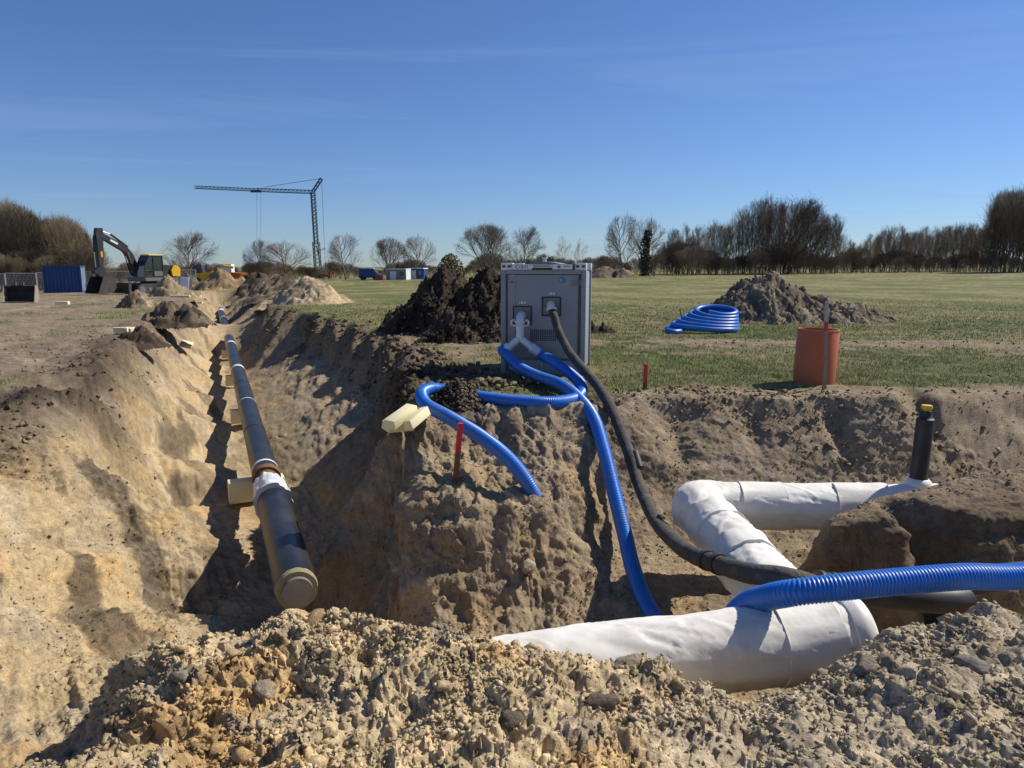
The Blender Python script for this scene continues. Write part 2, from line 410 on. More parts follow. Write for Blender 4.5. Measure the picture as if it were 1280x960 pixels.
def make_tin():
    vv = [Vector((p[0], p[1])) for p in PTS]
    v2, e2, f2, ov, _, _ = delaunay_2d_cdt(vv, [], [], 0, 1e-5, True)
    z = np.array([PTS[o[0]][2] for o in ov]); st = np.array([ST.index(PTS[o[0]][3]) for o in ov])
    xy = np.array([(v.x, v.y) for v in v2])
    return xy, z, st, f2
TIN = make_tin()
def raster(x0, x1, y0, y1, st):
    xy, z, sty, F = TIN
    gx, gy = np.arange(x0, x1 + st, st), np.arange(y0, y1 + st, st)
    nx, ny = len(gx), len(gy); K = len(ST)
    A = np.zeros((ny, nx, K + 2), np.float32)       # z, inside, style weights
    for f in F:
        p = xy[list(f)]
        ia, ib = max(0, int((p[:, 0].min() - x0) / st)), min(nx, int((p[:, 0].max() - x0) / st) + 2)
        ja, jb = max(0, int((p[:, 1].min() - y0) / st)), min(ny, int((p[:, 1].max() - y0) / st) + 2)
        if ia >= ib or ja >= jb: continue
        X, Y = np.meshgrid(gx[ia:ib], gy[ja:jb])
        d = (p[1, 1] - p[2, 1]) * (p[0, 0] - p[2, 0]) + (p[2, 0] - p[1, 0]) * (p[0, 1] - p[2, 1])
        if abs(d) < 1e-9: continue
        l0 = ((p[1, 1] - p[2, 1]) * (X - p[2, 0]) + (p[2, 0] - p[1, 0]) * (Y - p[2, 1])) / d
        l1 = ((p[2, 1] - p[0, 1]) * (X - p[2, 0]) + (p[0, 0] - p[2, 0]) * (Y - p[2, 1])) / d
        l2 = 1 - l0 - l1
        m = (l0 >= -1e-6) & (l1 >= -1e-6) & (l2 >= -1e-6)
        S = A[ja:jb, ia:ib]
        B = np.zeros(X.shape + (K + 2,), np.float32)
        for w, vi in zip((l0, l1, l2), f):
            B[..., 0] += w * z[vi]; B[..., 2 + sty[vi]] += w
        B[..., 1] = 1
        S[m] = B[m]
    return A
def blur(A, n, it=2):
    for _ in range(it):
        for ax in (0, 1):
            c = np.cumsum(np.concatenate([np.repeat(A.take([0], ax), n + 1, ax), A, np.repeat(A.take([-1], ax), n, ax)], ax), ax, dtype=np.float64)
            L = A.shape[ax]
            A = ((c.take(range(2 * n + 1, 2 * n + 1 + L), ax) - c.take(range(0, L), ax)) / (2 * n + 1)).astype(np.float32)
    return A
NX0, NX1, NY0, NY1, NS = -11.0, 13.0, -1.0, 15.0, 0.03
FX0, FX1, FY0, FY1, FS = -34.0, 6.0, 11.0, 70.0, 0.09
NEAR = raster(NX0, NX1, NY0, NY1, NS); NEAR = np.concatenate([blur(NEAR[..., :1], 2), blur(NEAR[..., 1:], 4)], -1)
FARR = raster(FX0, FX1, FY0, FY1, FS); FARR = np.concatenate([blur(FARR[..., :1], 1), blur(FARR[..., 1:], 3)], -1)
def bil(A, x, y, x0, y0, st):
    fx, fy = (x - x0) / st, (y - y0) / st
    h, w = A.shape[:2]
    i, j = np.clip(fx.astype(int), 0, w - 2), np.clip(fy.astype(int), 0, h - 2)
    u, v = np.clip(fx - i, 0, 1)[:, None], np.clip(fy - j, 0, 1)[:, None]
    return (A[j, i] * (1 - u) + A[j, i + 1] * u) * (1 - v) + (A[j + 1, i] * (1 - u) + A[j + 1, i + 1] * u) * v
G_, T_, D_, S_, C_, F_, B_, R_, W_, P_ = range(10)
def outer_style(x, y):
    """open ground outside the diggings: meadow on the right, bare hauling ground on the left"""
    W = np.zeros((len(x), len(ST)), np.float32)
    n = fbm(x * .35, y * .35, 4, 5); n2 = fbm(x * 1.3, y * 1.3, 3, 9)
    left = sstep(-.5, .5, (pipe_x(y) - x) * .92 - 1.0 + n * .6)
    far = sstep(18, 34, y)
    # left of the trench: bare earth, greening towards the machines and beyond
    tl = np.clip(1 - .75 * sstep(.28, .7, n + .25 * far), 0, 1)
    gp = np.exp(-(((x + 13.8 + .2 * (y - 30)) / 1.6) ** 2 + ((y - 31) / 6.5) ** 2)); tl = tl * (1 - np.clip(1.3 * gp, 0, 1))
    tl = np.where(y > 75, .35 * tl, tl)
    # right: wheel tracks across the meadow
    band = np.exp(-((y - 14.6 - .35 * np.sin(x * .3)) / 1.15) ** 2) * sstep(-.35, .35, n2 + n + .12)
    rut = np.exp(-((y - 13.3 + .1 * n2) / .22) ** 2) + np.exp(-((y - 15.6 + .15 * n2) / .25) ** 2)
    nearl = np.exp(-((x + 2.2) / 2.6) ** 2) * sstep(19, 13.5, y) * sstep(9.6, 11.2, y)
    tr = np.clip(.8 * band + .95 * rut * sstep(-.5, .2, n2 + n) + 1.0 * nearl * sstep(-.6, 0, n2 + .5 * n), 0, .95)
    tr = tr + .45 * sstep(.4, .9, n2 + .6 * n) * sstep(60, 25, y)
    far2 = np.exp(-((y - 100) / 5) ** 2) * .5 * (x > 25)
    tr = np.clip(tr + far2, 0, .95)
    t = left * tl + (1 - left) * tr
    W[:, T_] = t; W[:, G_] = 1 - t
    return W
def ground_base(x, y):
    """smooth height and style weights"""
    z = np.zeros(len(x)); W = outer_style(x, y)
    inn = (x > NX0 + .1) & (x < NX1 - .1) & (y > NY0 + .1) & (y < NY1 - .1)
    inf = (x > FX0 + .2) & (x < FX1 - .2) & (y > FY0 + .2) & (y < FY1 - .2)
    zz = np.zeros(len(x)); ins = np.zeros(len(x)); WW = np.zeros_like(W)
    k = sstep(11.6, 13.6, y)
    for A, m, wt, prm in ((NEAR, inn, 1 - k, (NX0, NY0, NS)), (FARR, inf, k, (FX0, FY0, FS))):
        if not m.any(): continue
        B = bil(A, x[m], y[m], *prm); w = wt[m]
        zz[m] += B[:, 0] * w; ins[m] += B[:, 1] * w; WW[m] += B[:, 2:] * w[:, None]
    z = zz
    # the open-ground styles of the control points give way to the meadow / track pattern
    open_ = WW[:, G_] + WW[:, T_]
    dig = np.clip(WW.sum(1) - open_, 0, 1)
    Wf = WW.copy(); Wf[:, G_] = 0; Wf[:, T_] = 0
    Wf += W * (1 - dig)[:, None]
    # trampled rim
    Wf[:, T_] += .7 * Wf[:, G_] * sstep(.0, .45, dig); Wf[:, G_] *= 1 - .7 * sstep(.0, .45, dig)
    return z + tilt(x, y), Wf
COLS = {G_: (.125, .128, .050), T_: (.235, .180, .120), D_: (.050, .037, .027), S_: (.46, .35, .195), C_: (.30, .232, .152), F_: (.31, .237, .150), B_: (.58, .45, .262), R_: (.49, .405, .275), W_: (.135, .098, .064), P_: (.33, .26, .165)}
def detail(x, y, z, W, nrm, dist):
    """displacement along the normal and base colour"""
    zr = z - tilt(x, y)
    dx_ = x - pipe_x(y)                                 # unroll the steep faces so that the relief is not smeared down them
    kx = -.7 * sstep(.3, -.9, dx_) + .85 * sstep(.3, .9, dx_) * sstep(-1.0, -1.35, x + .0 * y)
    kx = np.where(y < 13, kx, -.7 * sstep(.3, -.9, dx_) + .85 * sstep(.3, .9, dx_))
    kx = kx * sstep(4.6, 6.0, y)
    sy = y + .95 * zr
    sx = x + kx * zr
    w = {k: W[:, k] for k in range(10)}
    near = sstep(30, 12, dist); vnear = sstep(12, 6.5, dist)
    n_a = fbm(sx * .7, sy * .7, 4, 21); n_b = fbm(sx * 3.1, sy * 3.1, 4, 31); n_c = fbm(sx * 13, sy * 13, 3, 41)
    d = np.zeros(len(x))
    berm = w[B_] + .7 * w[R_]
    soil = 1 - w[G_]
    sb_ = fbm((x * .78 + y * .62) * 1.9, (x * .62 - y * .78) * .55 + 3, 5, 65)
    loose = .22 * berm + .06 * w[F_] + .26 * w[C_] + w[S_] * (.08 + .45 * sstep(.05, .4, sb_)) + .8 * w[D_] + .22 * w[P_] + .15 * w[T_] + .25 * w[W_]
    d += n_a * (.06 * berm + .11 * w[F_] + .03 * w[C_] + .08 * w[S_] + .09 * w[D_] + .02 * w[T_] + .022 * w[W_] + .02 * w[P_])
    d += n_b * (.055 * berm + .032 * w[F_] + .016 * w[C_] + .030 * w[S_] + .05 * w[D_] + .012 * w[T_] + .016 * w[W_] + .016 * w[P_] + .01 * w[G_])
    d += n_c * (.016 * berm + .012 * w[F_] + .009 * w[C_] + .017 * w[S_] + .018 * w[D_] + .006 * w[T_] + .012 * w[W_] + .007 * w[P_] + .006 * w[G_]) * near
    n_d = fbm(sx * 48, sy * 48, 3, 45); d += n_d * (.002 * berm + .006 * w[F_] + .006 * w[C_] + .007 * w[S_] + .005 * w[P_] + .004 * w[D_] + .004 * w[W_]) * vnear
    # broken lumps: plates with sharp edges on the faces, gullies running down
    rid = 1 - np.abs(fbm(sx * 1.7, sy * .8, 3, 77)); d += -.022 * w[F_] * sstep(.88, 1.0, rid)
    rid2 = 1 - np.abs(fbm(sx * 4.3, sy * 3.2, 3, 87)); d += -(.012 * w[F_] + .02 * berm) * sstep(.85, 1.0, rid2)
    ter = fbm(sx * 1.2 + 2, sy * 1.2, 4, 97); d += w[S_] * .05 * (np.floor(ter * 4) / 4 + .25 * sstep(.0, .3, (ter * 4) % 1)) * near      # crusts slipped in steps
    gul = fbm(sx * 4.2 + .3 * n_b, sy * .55, 4, 99); d += w[F_] * .050 * gul * near                       # runnels down the bank
    tf_ = fbm(sx * 2.3 + 4, sy * 2.0, 3, 107); d += w[F_] * .022 * (np.floor(tf_ * 5) / 5 + .2 * sstep(.0, .35, (tf_ * 5) % 1)) * near       # blocks that sheared off
    # machine scrape marks on the left slope (they run down towards the trench) and the trench wall
    u = (x * .78 + y * .62); v = (x * .62 - y * .78)
    st = fbm(u * 9, v * .7, 4, 51); d += .034 * w[S_] * st * near
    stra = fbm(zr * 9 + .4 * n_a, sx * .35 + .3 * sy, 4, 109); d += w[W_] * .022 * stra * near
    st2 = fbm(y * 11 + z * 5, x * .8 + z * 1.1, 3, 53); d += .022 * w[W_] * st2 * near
    tr = fbm(x * 1.6 + y * .5, y * 6, 4, 57); d += .018 * w[T_] * tr * near
    wx, wy = .05 * n_b + .014 * n_c, .05 * fbm(sx * 3.3 + 9, sy * 3.3, 3, 33) + .014 * fbm(sx * 15, sy * 15 + 4, 2, 43)
    b1, i1 = bumps(sx + wx, sy + wy, .30, 101, .45)
    b2, i2 = bumps(sx + wx, sy + wy, .13, 111, .7)
    b3, i3 = bumps(sx + wx * .6, sy + wy * .6, .062, 121, .8)
    patch = .35 + .65 * sstep(-.35, .5, n_b + .6 * n_a)
    d += loose * near * (b1 * .12 * patch + b2 * .046 * patch + b3 * .028 * (.5 + .5 * patch))
    blk = berm + .26 * w[F_] + .25 * w[D_]
    mf = blk * near > .03
    fi = np.full(len(x), .5); fj = np.full(len(x), .5)
    if mf.any():
        X_, Y_ = (sx + wx * 1.3)[mf], (sy + wy * 1.3)[mf]; pt = patch[mf]
        f1, q1 = facets(X_, Y_, .26, 201); f2, q2 = facets(X_ + .02 * n_c[mf], Y_, .105, 211); f3, q3 = facets(X_, Y_ + .012 * n_c[mf], .048, 221)
        d[mf] += (blk * near)[mf] * (f1 * .046 * pt + f2 * .034 * (.4 + .6 * pt) + f3 * .020); fi[mf] = q2; fj[mf] = q3
    id4 = 0; mk = (loose * vnear > .05)
    b4 = np.zeros(len(x)); i4 = np.zeros(len(x))
    if mk.any():
        p, q = bumps(sx[mk], sy[mk], .03, 131, .85); b4[mk] = p; i4[mk] = q
        d += loose * vnear * b4 * .017
    c = np.zeros((len(x), 3))
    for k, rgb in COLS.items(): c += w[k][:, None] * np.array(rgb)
    # colours of the earth itself: ochre lenses, grey loam, humus smears
    och = np.array((.54, .34, .135)); gry = np.array((.34, .285, .205)); hum = np.array((.085, .064, .047)); pale = np.array((.50, .42, .29))
    def mixc(c, t, a): return c + (np.asarray(t) - c) * a[:, None]
    m_o = sstep(.15, .55, fbm(sx * 1.1 + 5, sy * 1.1, 4, 61)) * (.75 * w[B_] + .45 * w[S_] + .35 * w[P_] + .2 * w[F_])
    m_g = sstep(.0, .5, fbm(sx * .9, sy * .9 + 9, 4, 63)) * (.22 * w[B_] + .4 * w[R_] + .5 * w[S_] + .35 * w[C_])
    hum_n = fbm(u * 1.9, v * .55 + 3, 5, 65)
    m_h = sstep(.05, .45, hum_n) * (.80 * w[S_] + .35 * w[T_] + .15 * w[F_] + .1 * w[C_])
    m_p = sstep(.15, .6, fbm(u * 2.4 + 7, v * .6, 4, 67)) * (.55 * w[S_] + .3 * w[T_] * sstep(.2, .5, n_a) + .3 * w[F_])
    m_p = np.maximum(m_p, .55 * w[F_] * sstep(-.75, -.1, z) * sstep(-.4, .3, n_a + .4 * n_b) * (x > -1.0))
    c = mixc(c, gry, m_g); c = mixc(c, och, m_o); c = mixc(c, pale, m_p); c = mixc(c, hum, m_h)
    # humus band just below the turf
    top = sstep(-.5, -.1, z - tilt(x, y)) * sstep(.98, .8, nrm[:, 2])
    c = mixc(c, hum, np.clip(top * (.5 * w[F_] + .45 * w[W_] + .35 * w[D_] + .18 * w[C_] + .35 * w[S_]) * sstep(-.5, .3, n_b + .3), 0, .8))
    # single clods differ
    for b, i, a in ((b1, i1, .20), (b2, i2, .26), (b3, i3, .24), (b4, i4, .22)):
        c *= (1 + a * (i - .5) * 2 * (b > .02) * np.clip(loose * 1.5, 0, 1))[:, None]
    c *= (1 + (.24 * (fi - .5) * 2 + .16 * (fj - .5) * 2) * np.clip(blk, 0, 1))[:, None]
    rs = (i2 > .93) & (b2 > .05); c = mixc(c, (.20, .19, .185), .5 * rs * berm)
    # meadow: straw, moss and bare crumbs
    gn = fbm(x * .22, y * .22, 4, 71); gm = fbm(x * 1.7, y * 1.7, 4, 73)
    c = mixc(c, (.215, .190, .090), w[G_] * sstep(-.35, .55, gn + .8 * gm))
    c = mixc(c, (.090, .118, .036), w[G_] * sstep(.15, .7, -gn + .5 * gm) * .8)
    c = mixc(c, (.30, .24, .165), w[T_] * sstep(.1, .6, tr) * .6)
    c = mixc(c, (.14, .108, .074), w[T_] * sstep(.1, .6, -tr) * .6)
    return d, np.clip(c, .01, .9)

def terrain():
    def seg(a, b, n): return np.exp(np.linspace(math.log(a), math.log(b), n, endpoint=False))
    rad = np.concatenate([seg(.3, 1.7, 40), np.linspace(1.7, 4.6, 215, endpoint=False), np.linspace(4.6, 10, 340, endpoint=False), seg(10, 30, 150), seg(30, 80, 70), seg(80, 400, 30), seg(400, 3500, 12), [3500.0]])
    dense = np.radians(np.linspace(-40, 40, 740))
    e = np.radians(40 + 140 * (np.linspace(0, 1, 46)[1:-1]) ** 1.6)
    ang = np.concatenate([-e[::-1], dense, e]); ang = np.concatenate([ang, [math.pi]])
    nr, na = len(rad), len(ang)
    A, Rr = np.meshgrid(ang, rad)
    x, y = (Rr * np.sin(A)).ravel(), (Rr * np.cos(A)).ravel()
    dist = Rr.ravel()
    z, W = ground_base(x, y)
    P = np.stack([x, y, z], 1).reshape(nr, na, 3)
    dr = np.gradient(P, axis=0); da = np.gradient(P, axis=1)
    N = np.cross(da, dr); N /= np.linalg.norm(N, axis=2, keepdims=True) + 1e-12
    N *= np.sign(N[..., 2:3]) ; N = N.reshape(-1, 3)
    d, c = detail(x, y, z, W, N, dist)
    V = P.reshape(-1, 3) + N * d[:, None]
    i = np.arange(nr * na).reshape(nr, na)
    nxt = np.roll(i, -1, axis=1)
    F = np.stack([i[:-1], nxt[:-1], nxt[1:], i[1:]], -1).reshape(-1, 4)[:, ::-1]
    return V, F, c, W, (nr, na, rad, ang)
TV, TF, TC, TW, TGRID = terrain()
def ground_z(x, y):
    """height of the finished ground under a point, from the mesh itself"""
    nr, na, rad, ang = TGRID
    r, a = math.hypot(x, y), math.atan2(x, y)
    i = int(np.clip(np.searchsorted(rad, r), 1, nr - 1)); j = int(np.clip(np.searchsorted(ang, a), 1, na - 1))
    Z = TV[:, 2]
    return float(max(Z[i * na + j], Z[(i - 1) * na + j], Z[i * na + j - 1], Z[(i - 1) * na + j - 1]))
bermw = (TW[:, B_] + TW[:, R_])[TF].mean(1) > .5
cent = TV[TF].mean(1)
bermw &= (cent[:, 1] > .9) & (np.hypot(cent[:, 0], cent[:, 1]) < 12)
def sub_mesh(name, mask):
    f = TF[mask]; u, inv_ = np.unique(f, return_inverse=True)
    return np_mesh(name, TV[u], inv_.reshape(f.shape), M_SOIL, True, TC[u])
tag(link_mesh("ground", sub_mesh("ground", ~bermw)), kind="structure")
tag(link_mesh("spoil_bank", sub_mesh("spoil_bank", bermw)), "long bank of crumbly pale soil heaped along the front of the pit", "soil bank")
# ------------------------------------------------------------------ materials of the things
M_WHITE = mat_plain("white_wrap", (.75, .725, .655), .55, var=.05, scale=5, bump=.08, bscale=30, dirt=.5, dirt_rgb=(.42, .35, .25))
M_WSEAM = mat_plain("white_tape", (.70, .69, .65), .5, var=.05, scale=9, dirt=.3, dirt_rgb=(.4, .34, .25))
M_BLUE = mat_plain("blue_hose", (.008, .140, .53), .40, var=.18, scale=6, spec=.5, dirt=.5, dirt_rgb=(.20, .19, .18))
M_FOAMHOSE = mat_plain("insulated_hose", (.055, .050, .043), .85, var=.4, scale=14, bump=.5, bscale=40, dirt=.6, dirt_rgb=(.16, .135, .10))
M_BLACK = mat_plain("black_plastic", (.014, .015, .017), .55, var=.3, scale=7, spec=.5, dirt=.35, dirt_rgb=(.12, .10, .08))
M_JACKET = mat_plain("pipe_jacket", (.013, .014, .017), .40, var=.3, scale=3, spec=.5, dirt=.28, dirt_rgb=(.14, .12, .09))
M_PUFOAM = mat_plain("pipe_foam_end", (.26, .225, .13), .9, var=.35, scale=40, bump=.5, bscale=80)
M_STEEL = mat_plain("grey_steel", (.20, .20, .19), .55, metal=.3, var=.2, scale=12, dirt=.4)
M_RUST = mat_plain("rusty_steel", (.16, .085, .035), .8, var=.5, scale=18)
M_FILM = mat_plain("plastic_film", (.62, .63, .64), .35, var=.2, scale=8, bump=.7, bscale=22, dirt=.3)
M_CREAM = mat_plain("cream_foam", (.74, .67, .41), .85, var=.08, scale=6, bump=.15, bscale=90, dirt=.25, dirt_rgb=(.35, .28, .17))
M_RED = mat_plain("red_paint", (.55, .035, .045), .6, var=.15, scale=30)
M_WOOD = mat_plain("stake_wood", (.30, .20, .12), .85, var=.3, scale=30, bump=.3)
M_ORANGE = mat_plain("orange_pipe", (.42, .105, .040), .5, var=.08, scale=4, dirt=.2)
M_CAB = mat_plain("cabinet_paint", (.27, .285, .305), .48, var=.07, scale=4, bump=.05, dirt=.3, dirt_rgb=(.22, .20, .17))
M_CABD = mat_plain("cabinet_dark", (.035, .037, .04), .6, var=.2)
M_GALV = mat_plain("galvanised", (.66, .67, .67), .42, metal=.15, var=.18, scale=25, dirt=.2)
M_LABEL = mat_plain("label_white", (.72, .73, .74), .5, var=.03)
M_INK = mat_plain("label_ink", (.03, .03, .04), .6, var=.05)
M_LOGO = mat_plain("logo_blue", (.015, .16, .42), .5, var=.1)
M_LOGOG = mat_plain("logo_green", (.05, .30, .12), .5, var=.1)
M_YEL = mat_plain("yellow_cap", (.62, .42, .03), .5, var=.1)
M_CLAMP = mat_plain("clear_cuff", (.55, .60, .66), .3, var=.1)

def sweep(path, rad, n=16, closed_ends=True, squash=None):
    """tube along path (m,3) with radius per point (m,) or per point and side (m,n)"""
    P = np.asarray(path, float); m = len(P)
    T = np.gradient(P, axis=0); T /= np.linalg.norm(T, axis=1, keepdims=True)
    N = np.zeros_like(P)
    up = np.array((0, 0, 1.0)) if abs(T[0, 2]) < .9 else np.array((1.0, 0, 0))
    v = up
    for i in range(m):
        v = v - T[i] * np.dot(v, T[i]); v = v / np.linalg.norm(v); N[i] = v
    Bn = np.cross(T, N)
    a = np.linspace(0, 2 * np.pi, n, endpoint=False)
    rad = np.broadcast_to(np.asarray(rad, float).reshape(m, -1) if np.ndim(rad) else np.full((m, 1), rad), (m, n))
    V = P[:, None] + rad[..., None] * (N[:, None] * np.cos(a)[None, :, None] + Bn[:, None] * np.sin(a)[None, :, None])
    i = np.arange(m * n).reshape(m, n); j = np.roll(i, -1, 1)
    F = np.stack([i[:-1], j[:-1], j[1:], i[1:]], -1).reshape(-1, 4)
    V = V.reshape(-1, 3)
    if closed_ends:
        V = np.concatenate([V, P[:1], P[-1:]]); c0, c1 = m * n, m * n + 1
        E0 = np.stack([j[0], i[0], np.full(n, c0), np.full(n, c0)], -1); E1 = np.stack([i[-1], j[-1], np.full(n, c1), np.full(n, c1)], -1)
        tri = np.concatenate([E0, E1])[:, :3]
        F = np.concatenate([np.concatenate([F[:, [0, 1, 2]], F[:, [0, 2, 3]]]), tri])
    return V, F
def tube_obj(name, path, rad, mat, parent=None, n=16, closed=True):
    V, F = sweep(path, rad, n, closed)
    return link_mesh(name, np_mesh(name, V, F, mat, True), None, parent)
def corrugated(name, pts, rad, mat, pitch=.021, depth=.0055, n=16, parent=None):
    P = spline(pts, pitch / 4.0)
    r = rad - depth * (np.arange(len(P)) % 4 >= 2)
    return tube_obj(name, P, r, mat, parent, n)

# ------------------------------------------------------------------ chiller cabinet
bx, by, _ = PZ(678, 470, 0)
BOX_RZ = R(-10)
box = empty("chiller_cabinet", (bx, by, -.01), BOX_RZ, "tall grey steel cooling cabinet with hose ports standing on the meadow edge", "cabinet")
BW, BD, BH = 1.28, 1.25, 1.60
B2W = Matrix.Translation((bx, by, -.01)) @ Matrix.Rotation(BOX_RZ, 4, "Z")
def bw(x, y, z): return tuple(B2W @ Vector((x, y, z)))
MB().box((0, BD / 2 + .02, BH / 2 + .03), (BW - .06, BD - .06, BH - .08), bev=.008).build("body", M_CAB, box, True)
for sx in (-1, 1):
    for yy in (.0, BD):
        MB().box((sx * (BW / 2 - .035), yy + (.035 if yy == 0 else -.035), BH / 2), (.075, .075, BH), bev=.008).build("corner_post", M_CAB, box, True)
    for yy in (.09, BD - .09):
        cb = MB().box((sx * (BW / 2 - .085), yy, BH + .055), (.175, .178, .11), bev=.01).build("corner_casting", M_GALV, box, True)
        for q in (-.042, .042): MB().box((sx * (BW / 2 - .085) + q, yy - .0885 if yy < .5 else yy + .0885, BH + .06), (.05, .006, .032)).build("slot", M_CABD, cb)
for zz in (.035, BH - .02):
    MB().box((0, .035, zz), (BW - .15, .07, .07), bev=.006).build("frame_rail", M_CAB, box, True)
rf = MB().prism([(-.44, 0), (.44, 0), (.40, .06), (.16, .11), (.05, .125), (-.05, .125), (-.16, .11), (-.40, .06)], .12, BD - .12).build("roof_hood", M_CAB, box)
for v in rf.data.vertices: v.co.z += BH + .005
MB().lathe([(.03, 0), (.03, .05), (.045, .06), (.045, .075), (0, .075)], 14, (0, .16, BH + .12)).build("lifting_eye", M_GALV, box, True)
door = MB().box((-.0, .008, .91), (1.06, .03, 1.25), bev=.006).build("door", M_CAB, box, True)
base = MB().box((.03, .012, .145), (1.09, .03, .22), bev=.006).build("base_panel", M_CAB, box, True)
MB().box((-.46, -.010, .93), (.075, .006, 1.22)).build("door_edge", M_CAB, door)
MB().box((.54, -.012, .90), (.012, .012, 1.24)).build("hinge_rod", M_RUST, door)
for zz in (1.42, .34): MB().box((.50, -.0105, zz), (.15, .006, .085), bev=.002).build("hinge_plate", M_STEEL, door)
MB().tube([(-.47, -.02, 1.43), (-.47, .0, 1.43)], .014, 12).build("lock", M_CABD, door)
for zz in (.2, .13): MB().tube([(-.0 + (.2 - zz), -.012, zz), (.0 + (.2 - zz), .01, zz)], .008, 8).build("bolt", M_GALV, base)
MB().box((-.01, -.008, .17), (.006, .006, .10)).build("latch", M_GALV, base)
# name strip
strip = MB().box((0, -.012, BH + .052), (.94, .02, .085), bev=.004).build("name_strip", M_CABD, box)
MB().box((-.315, -.0245, BH + .052), (.30, .004, .078)).build("number_plate", M_LABEL, strip)
MB().box((.29, -.0245, BH + .054), (.30, .004, .074)).build("logo_plate", M_LABEL, strip)
MB().box((-.015, -.0245, BH + .065), (.30, .004, .045)).build("name_plate", M_LABEL, strip)
def text_part(name, s, size, loc, mat, parent, rot=(math.pi / 2, 0, 0)):
    cu = bpy.data.curves.new("t", "FONT"); cu.body = s; cu.size = size; cu.extrude = .001; cu.align_x = "CENTER"; cu.align_y = "CENTER"; cu.space_character = 1.05
    to = bpy.data.objects.new("t", cu); col.objects.link(to)
    me = bpy.data.meshes.new_from_object(to); me.name = name
    bpy.data.objects.remove(to)
    me.materials.clear(); me.materials.append(mat)
    o = link_mesh(name, me, None, parent); o.location = loc; o.rotation_euler = rot
    return o
text_part("lettering", "C1031", .072, (-.318, -.0285, BH + .050), M_INK, strip)
MB().box((-.015, -.0275, BH + .066), (.26, .002, .014)).build("print_line", M_INK, strip)
MB().tube([(.24, -.0275, BH + .054), (.24, -.0265, BH + .054)], .024, 18).build("emblem", M_LOGO, strip)
MB().box((.35, -.0275, BH + .06), (.10, .002, .012)).build("print_line", M_LOGOG, strip)
dec = MB().tube([(.28, -.0090, 1.46), (.28, -.0075, 1.46)], .045, 24).build("emblem", M_LOGO, door)
MB().prism([(.30, 1.42), (.345, 1.43), (.325, 1.50), (.315, 1.45)], -.0105, -.0095).build("emblem_leaf", M_LOGOG, door)
for zz in (1.475, 1.445): MB().box((.27, -.0105, zz), (.045, .002, .008)).build("emblem_stripe", M_LABEL, door)
for cx, cz, txt in ((-.31, .93, "IN"), (.13, 1.07, "UIT")):
    fr = MB()
    for q in (-1, 1):
        fr.box((cx + q * .135, -.012, cz), (.02, .02, .29)); fr.box((cx, -.0122, cz + q * .135), (.25, .02, .02))
    po = fr.build("port_frame", M_CABD, door)
    MB().box((cx, -.0085, cz), (.25, .004, .25)).build("port_plate", M_STEEL, po)
    for q, wq in ((-.035, .012), (.0, .030), (.04, .022)): MB().box((cx + q - .005, -.0085, cz + .19), (wq, .002, .03)).build("port_mark", M_LABEL, door)
# vent grille: a dark opening with crossing bars
gr = MB().box((.02, -.0082, .635), (.42, .003, .17)).build("grille", M_CABD, door)
for k in range(13): MB().box((-.175 + k * .0325, -.0115, .635), (.007, .005, .165)).build("grille_bar", M_CAB, gr)
for k in range(5): MB().box((.02, -.0150, .571 + k * .032), (.41, .002, .006)).build("grille_bar", M_CAB, gr)
MB().tube([(-.43, -.0105, .635), (-.43, -.0065, .635)], .075, 24).build("cable_hole", M_CABD, door)
# outlet fitting: coupling, elbow, Y piece
fit = empty("pipe_coupling", (bx, by, -.01), BOX_RZ, "galvanised elbow and forked coupling on the lower port of the grey cabinet", "coupling")
MB().tube(spline([(-.31, -.01, .93), (-.31, -.12, .94), (-.31, -.20, .90), (-.31, -.22, .82), (-.31, -.235, .60)], .03), .062, 18).build("elbow", M_GALV, fit, True)
cl = MB()
for t0 in (.865, .81): cl.tube([(-.31, -.222, t0), (-.31, -.222, t0 - .028)], .085, 20)
clo = cl.build("clamp_ring", M_GALV, fit, True)
for s in (-1, 1): MB().tube(spline([(-.31 + s * .085, -.22, .875), (-.31 + s * .125, -.23, .86), (-.31 + s * .12, -.23, .80), (-.31 + s * .085, -.22, .79)], .02), .017, 8).build("clamp_lever", M_GALV, clo, True)
ENDS = {}
for s, ex, ez in ((-1, -.475, .47), (1, -.12, .47)):
    MB().tube(spline([(-.31, -.235, .62), (-.31 + .25 * (ex + .31), -.24, .575), (ex, -.27, ez)], .02), .055, 16).build("branch", M_GALV, fit, True)
    d = Vector((ex + .31, -.03, ez - .60)).normalized(); c = Vector((ex, -.27, ez))
    MB().tube([c - d * .02, c + d * .03], .075, 18).build("branch_clamp", M_GALV, fit, True)
    MB().tube([c + d * .03, c + d * (.16 if s > 0 else .07)], .070, 18).build("hose_cuff", M_CLAMP, fit, True)
    ENDS[s] = bw(*(c + d * (.13 if s > 0 else .05))); ENDS[s * 10] = bw(*(c + d * (.22 if s > 0 else .10)))
inl = empty("hose_coupling", (bx, by, -.01), BOX_RZ, "galvanised coupling on the upper port of the grey cabinet", "coupling")
MB().tube(spline([(.13, -.01, 1.09), (.13, -.10, 1.10), (.14, -.16, 1.06), (.15, -.17, 1.0)], .02), .058, 18).build("elbow", M_GALV, inl, True)
MB().tube([(.145, -.165, 1.05), (.15, -.172, 1.02)], .083, 20).build("clamp_ring", M_GALV, inl, True)

